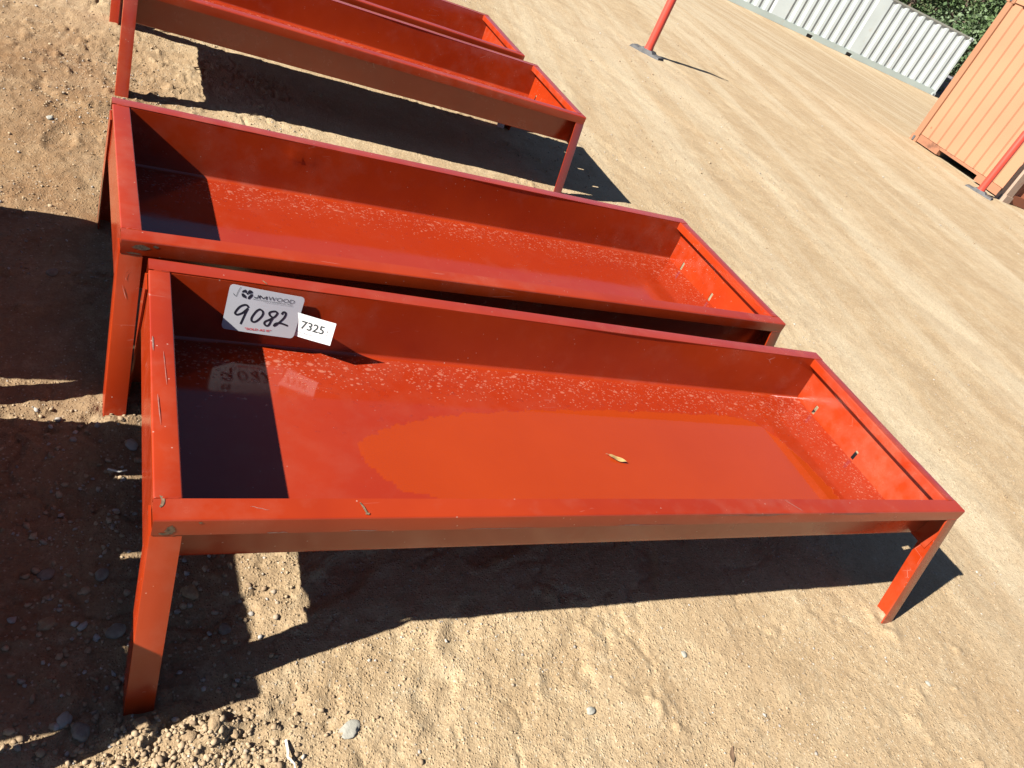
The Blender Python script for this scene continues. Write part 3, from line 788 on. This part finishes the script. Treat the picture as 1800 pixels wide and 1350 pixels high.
def blk(o, pts): return [(o[0]+a*1.0+b*.20, o[1]+a*.15-b) for a, b in pts]
jm = MB()
for o_, chain in (((552, 302), [(56, 46), (56, 14), (44, 4), (14, 4), (4, 14)]), ((632, 314), [(0, 0), (0, 44), (46, 8), (92, 44), (92, 0)])):
    q_ = blk(o_, chain)
    for a_, b_ in zip(q_[:-1], q_[1:]): ribbon(jm, cp, [pm(a_), pm(b_)], 15*k_w, 1)
jm.build("lettering", M_INK, label_card, 0)
text(cp, "WOOD", pm((745, 322))[0], pm((1108, 372))[0], pm((745, 322))[1]+.012, .086, M_INK, label_card, bold=-.012, v_end=pm((1108, 372))[1]+.012)
text(cp, "AUCTION COMPANY, INC.", pm((540, 325))[0], pm((1095, 402))[0], pm((540, 325))[1]+.004, .026, M_INKGREY, label_card, v_end=pm((1095, 402))[1]+.004)
text(cp, "THE EQUIPMENT AUCTIONEERS", pm((690, 362))[0], pm((1092, 418))[0], pm((690, 362))[1]+.006, .018, M_INKFAINT, label_card, v_end=pm((1092, 418))[1]+.006)
text(cp, "\"SOLD AS IS\"", pm((440, 740))[0], pm((805, 780))[0], pm((440, 740))[1], .052, M_INKRED, label_card, bold=.02, v_end=pm((805, 780))[1])
# emblem: two rounded M peaks over a W, black with white gaps
lg = MB()
def poly(pts): 
    lg.add([cp.at(*pm(q), .0007)[:] for q in pts], [tuple(range(len(pts)))])
poly([(415,208),(448,196),(462,215),(452,244),(425,232),(396,238),(402,220)])
poly([(478,218),(500,200),(530,212),(542,238),(512,244),(494,256),(474,240)])
poly([(456,252),(468,232),(482,252),(472,268)])
poly([(392,252),(418,248),(438,266),(456,284),(450,318),(430,304),(408,298),(396,278)])
poly([(484,288),(504,268),(522,256),(542,252),(538,280),(522,300),(500,322),(474,322),(476,304)])
lg.build("emblem", M_INK, label_card, 0)

tp = Patch((.352, .7705, .4225), (.468, .722, .4300), (.465, .710, .3630), (.352, .7660, .3500), .001)
tag_card = card("inventory_tag", tp, .02, M_TAGPAPER, 1.5, "small white paper tag printed 7325 tucked behind the lot label", "tag")
tq = PixMap((1038, 507), (1658, 675), (985, 794))
text(tp, "7325", tq((1190, 730))[0], tq((1500, 800))[0], tq((1190, 725))[1]+.03, .36, M_INKGREY, tag_card, "lettering", bold=.012)
text(tp, "Wood Auction Co., Inc.", tq((1125, 762))[0], tq((1490, 865))[0], tq((1125, 762))[1]+.05, .07, M_INKFAINT, tag_card)
text(tp, "Montgomery, AL", tq((1165, 805))[0], tq((1380, 860))[0], tq((1165, 805))[1]+.05, .06, M_INKFAINT, tag_card)
strokes(tag_card, tq, tp, [[(1545,738),(1562,745)], [(1540,790),(1555,770),(1560,800)], [(1525,825),(1560,815)], [(1590,750),(1598,800)]], 6*k_w, M_INKFAINT, "small_print")

# ------------------------------------------------------------------ leaf, twigs, stones
def leaf(loc, rz, ln, wd, label, mat=M_LEAF, tilt=.1):
    v = []; f = []; n = 9
    for i in range(n+1):
        t = i/n; w = wd*.5*math.sin(math.pi*min(1, t*.97+.015))**.8*(1-.25*t); x = (t-.5)*ln
        z = .12*ln*(t-.5)**2*2 + .002
        for s in (-1, 0, 1): v.append((x, s*w, z + (.25*w if s else 0) + .0015*math.sin(9*t+s)))
    for i in range(n):
        for k in range(2): f.append((i*3+k, i*3+k+1, (i+1)*3+k+1, (i+1)*3+k))
    m_ = len(v); v += [(a, b, c-.0005) for a, b, c in v]; f += [tuple(j+m_ for j in q[::-1]) for q in f]
    b_ = [i*3 for i in range(n+1)]; t_ = [i*3+2 for i in range(n+1)]
    for e in (b_, t_):
        for i in range(n): f.append((e[i], e[i+1], e[i+1]+m_, e[i]+m_))
    o = empty("dry_leaf", loc, rz); o.rotation_euler = (tilt, 0, rz); tag(o, label, "leaf")
    mesh_obj("blade", v, f, mat, o, 60)
    mb = MB(); mb.tube([(-.5*ln-.010, .001, .004), (-.5*ln, 0, .006), (-.2*ln, 0, .0035)], [.0008, .0008, .0004], 5); mb.build("stalk", M_TWIG, o, 60)
    return o
leaf((1.306, .372, ZF+.004), -.48, .060, .019, "curled dry brown leaf floating in the nearest trough's puddle")
leaf((1.435, -.412, gz(1.435, -.412)+.003), 1.0, .05, .016, "brown pointed leaf at the bottom edge of the sunlit sand", M_TWIG)
def twig(pts, rad, label, mat=M_STRAW, name="twig"):
    mb = MB(); q = [(x, y, gz(x, y)+z) for x, y, z in pts]; mb.tube(q, [rad*(1-.5*i/len(q)) for i in range(len(q))], 6)
    o = mb.build(name, mat, None, 60); tag(o, label, "twig"); return o
twig([(.305,-.195,.004),(.305,-.220,.008),(.301,-.236,.012),(.314,-.250,.010),(.316,-.268,.004)], .0032, "pale bent straw on the sunlit dirt below the nearest trough's front left leg")
twig([(.30,3.52,.006),(.345,3.535,.012),(.40,3.50,.008)], .004, "short dark twig at the shadow edge in front of the third trough", M_TWIG)
twig([(-.045,.565,.012),(-.02,.553,.016),(-.002,.56,.014)], .003, "broken straw bit beside the nearest trough's left end")

def stone(loc, s, mat, label, seed, name="stone", sq=(1.25, .95, .6)):
    bm = bmesh.new(); bmesh.ops.create_icosphere(bm, subdivisions=3, radius=1); rr = np.random.default_rng(seed); o3 = rr.uniform(-9, 9, 3)
    for q in bm.verts:
        c = np.array(q.co[:]); rg = 2.4 if mat is M_CLOD else 1.0
        d = 1 + .20*rg**.5*vnoise(np.array([c[0]*1.3+o3[0]+c[2]]), np.array([c[1]*1.3+o3[1]-c[2]]), seed)[0] + .07*rg*vnoise(np.array([c[0]*4+o3[2]+c[2]*3]), np.array([c[1]*4]), seed)[0]
        q.co = Vector((c[0]*sq[0], c[1]*sq[1], c[2]*sq[2]))*d*s
    me = bpy.data.meshes.new(name); bm.to_mesh(me); bm.free(); me.shade_smooth(); me.materials.append(mat)
    o = obj_from(name, me); o.location = (loc[0], loc[1], gz(*loc)+s*.25); o.rotation_euler = (0, 0, rr.uniform(0, 6)); tag(o, label, "stone"); return o
G_ = [((-.02,.10),.017,M_STONE,"grey egg shaped stone just left of the nearest trough's front left foot"),
      ((-.075,-.12),.017,M_STONE,"largest grey stone in the bottom left corner shade"),
      ((-.105,-.09),.013,M_STONEPALE,"small pale stone left of the largest grey corner stone"),
      ((.012,.672),.016,M_STONEPALE,"whitish flat stone in shade beside the nearest trough's left end"),
      ((.13,.185),.017,M_CLOD,"round tan stone right of the nearest trough's front left leg"),
      ((.205,.085),.013,M_STONE,"grey pebble in shade between the front left foot and the lit patch"),
      ((.445,-.19),.018,M_STONEPALE,"pale flat stone in sunlight near the bottom edge"),
      ((-.16,.26),.015,M_STONE,"dull stone in the deep shade at the left edge"),
      ((-.05,.25),.014,M_STONE,"rounded stone in deep shade left of the front left leg"),
      ((-.15,.13),.014,M_CLOD,"brown stone in the shade at the lower left edge"),
      ((.03,-.135),.012,M_CLOD,"tan soil clod directly below the front left foot"),
      ((.165,-.150),.014,M_CLOD,"sunlit crumbly clod on the loose heap right of the front left foot"),
      ((.115,-.165),.012,M_CLOD,"sunlit crumbly clod on the heap nearest the foot"),
      ((.205,-.165),.010,M_CLOD,"rightmost small clod on the loose soil heap by the front foot"),
      ((1.07,-.235),.010,M_STONEPALE,"small white pebble on the sunlit dirt below the middle of the front rail"),
      ((-.30,2.55),.013,M_STONEPALE,"small white stone on the reddish dirt at the left edge"),
      ((-.22,1.42),.016,M_STONE,"grey stone in the large shadow left of the second trough")]
G_ += [((2.392,-.326),.0085,M_STONEPALE,"lone white pebble on bare sand below the nearest trough's front right foot"),
       ((1.46,-.115),.009,M_STONEPALE,"small greenish white chip on sand in front of the long shadow")]
for i, (lc, s, mt, lb) in enumerate(G_):
    o = stone(lc, s, mt, lb, 40+i, sq=(1.4, 1.0, .16) if "pale flat" in lb else (1.25, .95, .6))
    if "pale flat" in lb: o.location.z -= s*.22

# ------------------------------------------------------------------ delineator posts
def post(loc, rz, label):
    t = empty("marker_post", (loc[0], loc[1], gz(*loc)), rz); tag(t, label, "post", "orange red marker posts on rubber bases")
    mb = MB(); mb.hexa([(-.23,-.11,-.01),(.23,-.11,-.01),(.23,.11,-.01),(-.23,.11,-.01)], [(-.21,-.09,.025),(.21,-.09,.025),(.21,.09,.025),(-.21,.09,.025)])
    mb.hexa([(-.11,-.085,.024),(.11,-.085,.024),(.11,.085,.024),(-.11,.085,.024)], [(-.08,-.07,.05),(.08,-.07,.05),(.08,.07,.05),(-.08,.07,.05)])
    mb.build("base", M_RUBBER, t, 20)
    mb = MB(); mb.tube([(0,0,.05),(0,0,.10),(0,0,1.00),(0,0,1.04)], [.062,.055,.055,.045], 24); mb.build("tube", M_POST, t, 40)
    mb = MB(); mb.tube([(0,0,1.035),(0,0,1.06)], [.03,.03], 16); mb.tube([(-.045,0,1.10),(-.03,0,1.07),(0,0,1.055),(.03,0,1.07),(.045,0,1.10),(.03,0,1.13),(0,0,1.145),(-.03,0,1.13),(-.045,0,1.10)], .012, 8); mb.build("top_loop", M_POST, t, 60)
    return t
post((6.12, 8.27), -.95, "orange red marker post on a black rubber base alone on the haul road")
post((11.93, 6.82), -1.15, "orange red marker post on a rubber base beside the orange container")

# ------------------------------------------------------------------ shipping containers
def frame_xf(o, dirx):
    e = Vector((dirx[0], dirx[1], 0)).normalized(); return math.atan2(e.y, e.x)
def corr_loop(n, x0, x1, flat_a, slope, flat_b, depth, t=.004):
    """front face outline of corrugated sheet as (x, y) points, y=0 outer"""
    pts = [(x0, 0)]; x = x0
    pitch = flat_a + flat_b + 2*slope; k = (x1-x0)/(round((x1-x0)/pitch)*pitch)
    while x < x1 - 1e-4:
        for dx, y in ((flat_a, 0), (slope, depth), (flat_b, depth), (slope, 0)):
            x += dx*k; pts.append((min(x, x1), y))
    return pts
def sheet(mb, pts, z0, z1, thick):
    n = len(pts); v = [(x, y, z0) for x, y in pts] + [(x, y, z1) for x, y in pts] + [(x, y+thick, z0) for x, y in pts] + [(x, y+thick, z1) for x, y in pts]
    f = []
    for i in range(n-1):
        f += [(i, i+1, n+i+1, n+i), (2*n+i+1, 2*n+i, 3*n+i, 3*n+i+1), (n+i, n+i+1, 3*n+i+1, 3*n+i), (2*n+i, 2*n+i+1, i+1, i)]
    f += [(0, n, 3*n, 2*n), (n-1, 2*n+n-1, 3*n+n-1, n+n-1)]
    mb.add(v, f)
def casting(t, x, y, z, mat, s=(.178, .162, .118)):
    mb = MB(); mb.box(x-s[0]/2, x+s[0]/2, y-s[1]/2, y+s[1]/2, z, z+s[2]); o = mb.build("corner_casting", mat, t, 20)
    mb = MB(); mb.tube([(x, y-s[1]/2-.003, z+.02), (x, y-s[1]/2-.003, z+.098)], .022, 8); mb.build("lock_hole", M_RUBBER, o, 20)

# pale green 40 ft container: long side towards the troughs
Rg = Vector((32.48, 24.96)); dg_ = Vector((10.83, -2.77)).normalized(); Lg = 12.19; Og = Rg - dg_*Lg
gt = empty("shipping_container", (Og.x, Og.y, -.545), math.atan2(dg_.y, dg_.x))
tag(gt, "long pale green corrugated shipping container across the dirt yard", "container", "shipping containers in the yard")
HG, WG = 2.59, 2.44
mb = MB(); pts = corr_loop(0, .12, Lg-.12, .13, .10, .11, .042)
# a few wide flat panels break the rhythm
flat = [(p, 0.0 if (7.2 < p < 7.75 or 3.1 < p < 3.6) else q) for p, q in pts]
sheet(mb, flat, .232, HG-.065, .004); mb.build("corrugated_side", M_GREEN, gt, 15)
mb = MB(); sheet(mb, [(x, -y) for x, y in pts], .16, HG-.065, .004); mb.v = [(x, y+WG, z) for x, y, z in mb.v]; mb.build("corrugated_side", M_GREEN, gt, 15)
mb = MB()
cuts = [0.10]
for xp in (5.05, 7.15): cuts += [xp, xp+.30]
cuts.append(Lg-.10)
for i in range(len(cuts)-1):
    z0 = .0 if i % 2 == 0 else .135
    mb.box(cuts[i], cuts[i+1], -.012, .07, z0, .230)
mb.build("bottom_rail", M_GREENDK, gt, 20)
for k in (1, 3):
    mb = MB(); mb.box(cuts[k]-.1, cuts[k+1]+.1, .10, .14, 0, .15); mb.build("fork_pocket_liner", M_RUBBER, gt, 20)
mb = MB(); mb.box(.1, Lg-.1, -.01, .05, HG-.068, HG-.004); mb.build("top_rail", M_GREENTOP, gt, 20)
mb = MB(); mb.box(.1, Lg-.1, WG-.05, WG+.01, HG-.068, HG-.004); mb.build("top_rail", M_GREENTOP, gt, 20)
mb = MB(); mb.box(.05, Lg-.05, .04, WG-.04, HG-.05, HG-.02)
mb.build("roof", M_GREENTOP, gt, 20)
for x in (.06, Lg-.06):
    for y in (.05, WG-.05):
        mb = MB(); mb.box(x-.06, x+.06, y-.064, y+.064, .10, HG-.10); mb.build("corner_post", M_GREEN, gt, 20)
        casting(gt, x, y, 0, M_GREEN); casting(gt, x, y, HG-.118, M_GREEN)
for x in (.03, Lg-.03):
    mb = MB()
    for k in range(2): mb.box(x-.015, x+.015, .12+k*1.105, .12+k*1.105+1.095, .15, HG-.12)
    mb.build("end_door", M_GREEN, gt, 20)
mb = MB(); mb.box(.1, Lg-.1, .06, WG-.06, .13, .158); mb.build("floor", M_GREENDK, gt, 20)

# faded orange container: end wall towards the troughs
Lf = Vector((12.815, 9.201)); eo = Vector((-.30, -2.42)).normalized()
ot = empty("shipping_container", (Lf.x, Lf.y, gz(12.8, 8.5)-.01), math.atan2(eo.y, eo.x))
tag(ot, "faded orange shipping container with rusted corner posts at the right edge", "container", "shipping containers in the yard")
WO, LO, HO = 2.438, 6.06, 2.59
mb = MB(); pts = [(.13, 0)]; x = .13; np_ = 9; pw = (WO-.26)/np_
for k in range(np_):
    pts += [(x+pw-.055, 0), (x+pw-.040, .03), (x+pw-.015, .03), (x+pw, 0)]; x += pw
pts[-1] = (WO-.13, 0); pts[-2] = (WO-.135, .0); pts[-3] = (WO-.14, 0); pts[-4] = (WO-.15, 0)
sheet(mb, pts, .165, HO-.09, .004); mb.v = [(a, b+.035, c) for a, b, c in mb.v]; mb.build("end_wall", M_ORANGE, ot, 12)
for x, mt in ((.065, M_RUSTY), (WO-.065, M_WHITERUST)):
    mb = MB(); mb.box(x-.065, x+.065, .0, .15, .10, HO-.10); mb.build("corner_post", mt, ot, 20)
    for z in (0, HO-.118): casting(ot, x+(-.002 if x < 1 else .002), .075, z, mt)
mb = MB(); mb.box(.15, .72, .012, .10, .03, .16); mb.box(1.72, WO-.15, .012, .10, .03, .16); mb.box(.72, 1.72, .012, .10, .118, .161); mb.build("bottom_sill", M_SILL, ot, 20)
mb = MB(); mb.box(.12, WO-.12, .010, .10, HO-.095, HO-.01); mb.build("top_sill", M_ORANGE, ot, 20)
mb = MB(); mb.box(.70, 1.74, .12, 3.2, .105, .117); mb.box(.66, .70, .12, 3.2, -.02, .117); mb.box(1.74, 1.78, .12, 3.2, -.02, .117); mb.build("gooseneck_tunnel", M_RUBBER, ot, 20)
for side, xs_ in ((0, 0.0), (1, WO)):
    mb = MB(); lp = corr_loop(0, .16, LO-.16, .072, .068, .070, .036); s = 1 if side == 0 else -1
    n = len(lp)
    v = [(xs_+s*(y+.02), x, .16) for x, y in lp] + [(xs_+s*(y+.02), x, HO-.08) for x, y in lp] + [(xs_+s*(y+.024), x, .16) for x, y in lp] + [(xs_+s*(y+.024), x, HO-.08) for x, y in lp]
    f = []
    for i in range(n-1): f += [(i, i+1, n+i+1, n+i), (2*n+i+1, 2*n+i, 3*n+i, 3*n+i+1)]
    mb.add(v, f); mb.build("corrugated_side", M_BROWN, ot, 15)
    mb = MB(); a, b = sorted((xs_+s*.004, xs_+s*.06)); mb.box(a, b, .15, LO-.15, .02, .158); mb.build("bottom_rail", M_BROWN if side else M_ORANGE, ot, 20)
    mb = MB(); mb.box(a, b, .15, LO-.15, HO-.085, HO-.01); mb.build("top_rail", M_BROWN, ot, 20)
    mb = MB(); x = xs_+s*.065; mb.box(x-.065, x+.065, LO-.15, LO, .10, HO-.1); mb.build("corner_post", M_RUSTY, ot, 20)
mb = MB(); mb.box(.05, WO-.05, .08, LO-.05, HO-.05, HO-.03); mb.build("roof", M_BROWN, ot, 20)
mb = MB(); mb.box(.08, WO-.08, .12, LO-.05, .120, .155); mb.build("floor", M_BROWN, ot, 20)
mb = MB(); mb.box(.13, WO-.13, LO-.06, LO-.02, .16, HO-.1); mb.build("end_door", M_BROWN, ot, 20)

# ------------------------------------------------------------------ background: block, fence, trees
bt = MB(); bt.hexa([(-.9,-.6,-.1),(.9,-.6,-.1),(.9,.6,-.1),(-.9,.6,-.1)], [(-.75,-.5,.85),(.75,-.5,.85),(.75,.5,.85),(-.75,.5,.85)])
bo = bt.build("concrete_block", M_BLOCK, None, 20); bo.location = (36.2, 27.2, -.55); bo.rotation_euler = (0, 0, -.3)
tag(bo, "dark grey block on the dirt behind the pale green container's right end", "block")
ft = empty("chain_fence", (33.0, 41.0, -.55), -.55); tag(ft, "grey wire fence at the foot of the trees beyond the containers", "fence")
for k in range(14):
    mb = MB(); mb.tube([(k*2.0, 0, 0), (k*2.0, 0, 1.75)], .04, 8); mb.build("fence_post", M_FENCE, ft, 60)
for z in (.12, .5, .9, 1.3, 1.7):
    mb = MB(); mb.tube([(0, 0, z), (26, 0, z)], .022, 6); mb.build("fence_rail", M_FENCE, ft, 60)
mb = MB()
for k in range(130): mb.tube([(k*.2, 0.012, .05), (k*.2+.02, .012, 1.72)], .006, 4, False)
mb.build("wire_mesh", M_FENCE, ft, 0)

def tree(loc, hgt, rad, base_h, mat, label, seed, leaves=3600):
    rr = np.random.default_rng(seed); t = empty("tree", (loc[0], loc[1], -.55 + loc[2]), rr.uniform(0, 6)); tag(t, label, "tree", "trees behind the yard")
    mb = MB(); lean = rr.uniform(-.4, .4, 2)
    tp_ = [(lean[0]*s*s*hgt*.15, lean[1]*s*s*hgt*.15, s*hgt*.8) for s in np.linspace(0, 1, 7)]
    mb.tube(tp_, [.20*(1-.8*s)*hgt/8 for s in np.linspace(0, 1, 7)], 8)
    tips = []
    for k in range(16):
        s = rr.uniform(.15, .9); b = Vector(tp_[min(6, int(s*6))]); a = rr.uniform(0, 6.28); ln = rad*rr.uniform(.6, 1.0)*(1.15-.55*s)
        e = b + Vector((math.cos(a)*ln, math.sin(a)*ln, ln*rr.uniform(.15, .7))); md = b.lerp(e, .5) + Vector((0, 0, -.1*ln))
        mb.tube([b, md, e], [.05*hgt/8, .035*hgt/8, .012], 5); tips.append(e); tips.append(b.lerp(e, .6))
    mb.build("trunk", M_BARK, t, 60)
    # crown: clumps of small leaf faces, with gaps
    cl = []
    for k in range(46):
        if k < len(tips): c = np.array(tips[k][:])
        else:
            a = rr.uniform(0, 6.28); z = rr.uniform(0, 1)**.9; q = rad*math.sqrt(rr.uniform(.2, 1))*(1.0-.55*z**2); c = np.array((math.cos(a)*q, math.sin(a)*q, base_h+(hgt-base_h)*z))
        cl.append((c, rr.uniform(.35, .8)*rad*.42, rr.uniform(0, 1)))
    n = leaves; ci_ = rr.integers(0, len(cl), n); C = np.array([q[0] for q in cl])[ci_]; R_ = np.array([q[1] for q in cl])[ci_]; tn = np.array([q[2] for q in cl])[ci_]
    d = rr.normal(0, 1, (n, 3)); d /= np.linalg.norm(d, axis=1)[:, None]; p = C + d*(R_*rr.uniform(.4, 1, n)**.5)[:, None]
    u = rr.normal(0, 1, (n, 3)); u /= np.linalg.norm(u, axis=1)[:, None]; w = np.cross(u, d + .4*rr.normal(0, 1, (n, 3))); w /= np.linalg.norm(w, axis=1)[:, None]+1e-9
    s = rr.uniform(.05, .14, n)[:, None]; k_ = rr.uniform(.45, .8, n)[:, None]
    v = np.stack([p-u*s, p+w*s*k_, p+u*s, p-w*s*k_], 1).reshape(-1, 3); f = np.arange(4*n).reshape(-1, 4)
    tint = np.repeat(np.clip(tn*.6 + rr.uniform(0, .4, n), 0, 1), 4)
    obj_from("crown", np_mesh("crown", v, f, mat, 4, False, {"tint": tint}), t)
    return t
# hill the trees stand on
hx = np.linspace(20, 110, 60); hy = np.linspace(30, 120, 60); HX, HY = np.meshgrid(hx, hy)
dist = (HX*.62 + HY*.78); HZ = -.8 + 13*sstep(60, 100, dist) + .5*fbm(HX*.2, HY*.2, 3, 99)
M_HILL = mat_simple("brushy_hill", (0.060, 0.068, 0.032), .95, .1, .4, .5)
hv = np.stack([HX.ravel(), HY.ravel(), HZ.ravel()], 1); q = np.arange(59*59); c_ = q % 59; r_ = q//59; a = r_*60+c_
hill = obj_from("hill", np_mesh("hill", hv, np.stack([a, a+1, a+61, a+60], 1), M_HILL)); tag(hill, kind="structure")
TL = [((.715,.699), 52, 9.0, 3.4, .8, 0, "olive green tree seen over the left part of the green container's roof"),
      ((.735,.678), 50, 8.0, 3.1, .6, 1, "grey green tree over the middle of the visible treetops"),
      ((.752,.659), 54, 9.5, 3.3, .8, 0, "tall olive tree above the green container's right corner"),
      ((.768,.640), 50, 7.5, 3.0, .5, 2, "dark leafy tree just beyond the green container's right end"),
      ((.782,.623), 53, 9.0, 3.3, .6, 1, "grey green tree against the orange container's left post"),
      ((.796,.605), 51, 8.5, 3.2, .6, 0, "olive tree half hidden behind the orange container"),
      ((.700,.714), 55, 9.5, 3.5, .9, 2, "dark tree farthest left behind the green container"),
      ((.760,.650), 58, 11., 3.6, 1.0, 2, "tallest dark tree in the second row behind the others"),
      ((.778,.628), 59, 11., 3.6, 1.0, 0, "second row olive tree rising between the container and the post"),
      ((.738,.675), 60, 11., 3.7, 1.0, 1, "second row grey green tree behind the container roof")]
for i, (dv, ds, hh, rd, bh, mi, lb) in enumerate(TL):
    tree((dv[0]*ds-.14, dv[1]*ds-.96, .0), hh, rd, bh, M_FOL[mi], lb, 300+i)
for i, (dv, ds) in enumerate((((.772,.636), 47), ((.786,.618), 46.5), ((.792,.610), 48))):
    tree((dv[0]*ds, dv[1]*ds-.96, 0), 3.6, 2.0, .3, M_FOL[(i+1) % 3], ["low dark shrub by the fence beside the green container", "low shrub left of the orange container's post behind the fence", "low grey green shrub nearest the orange container"][i], 340+i, 2200)
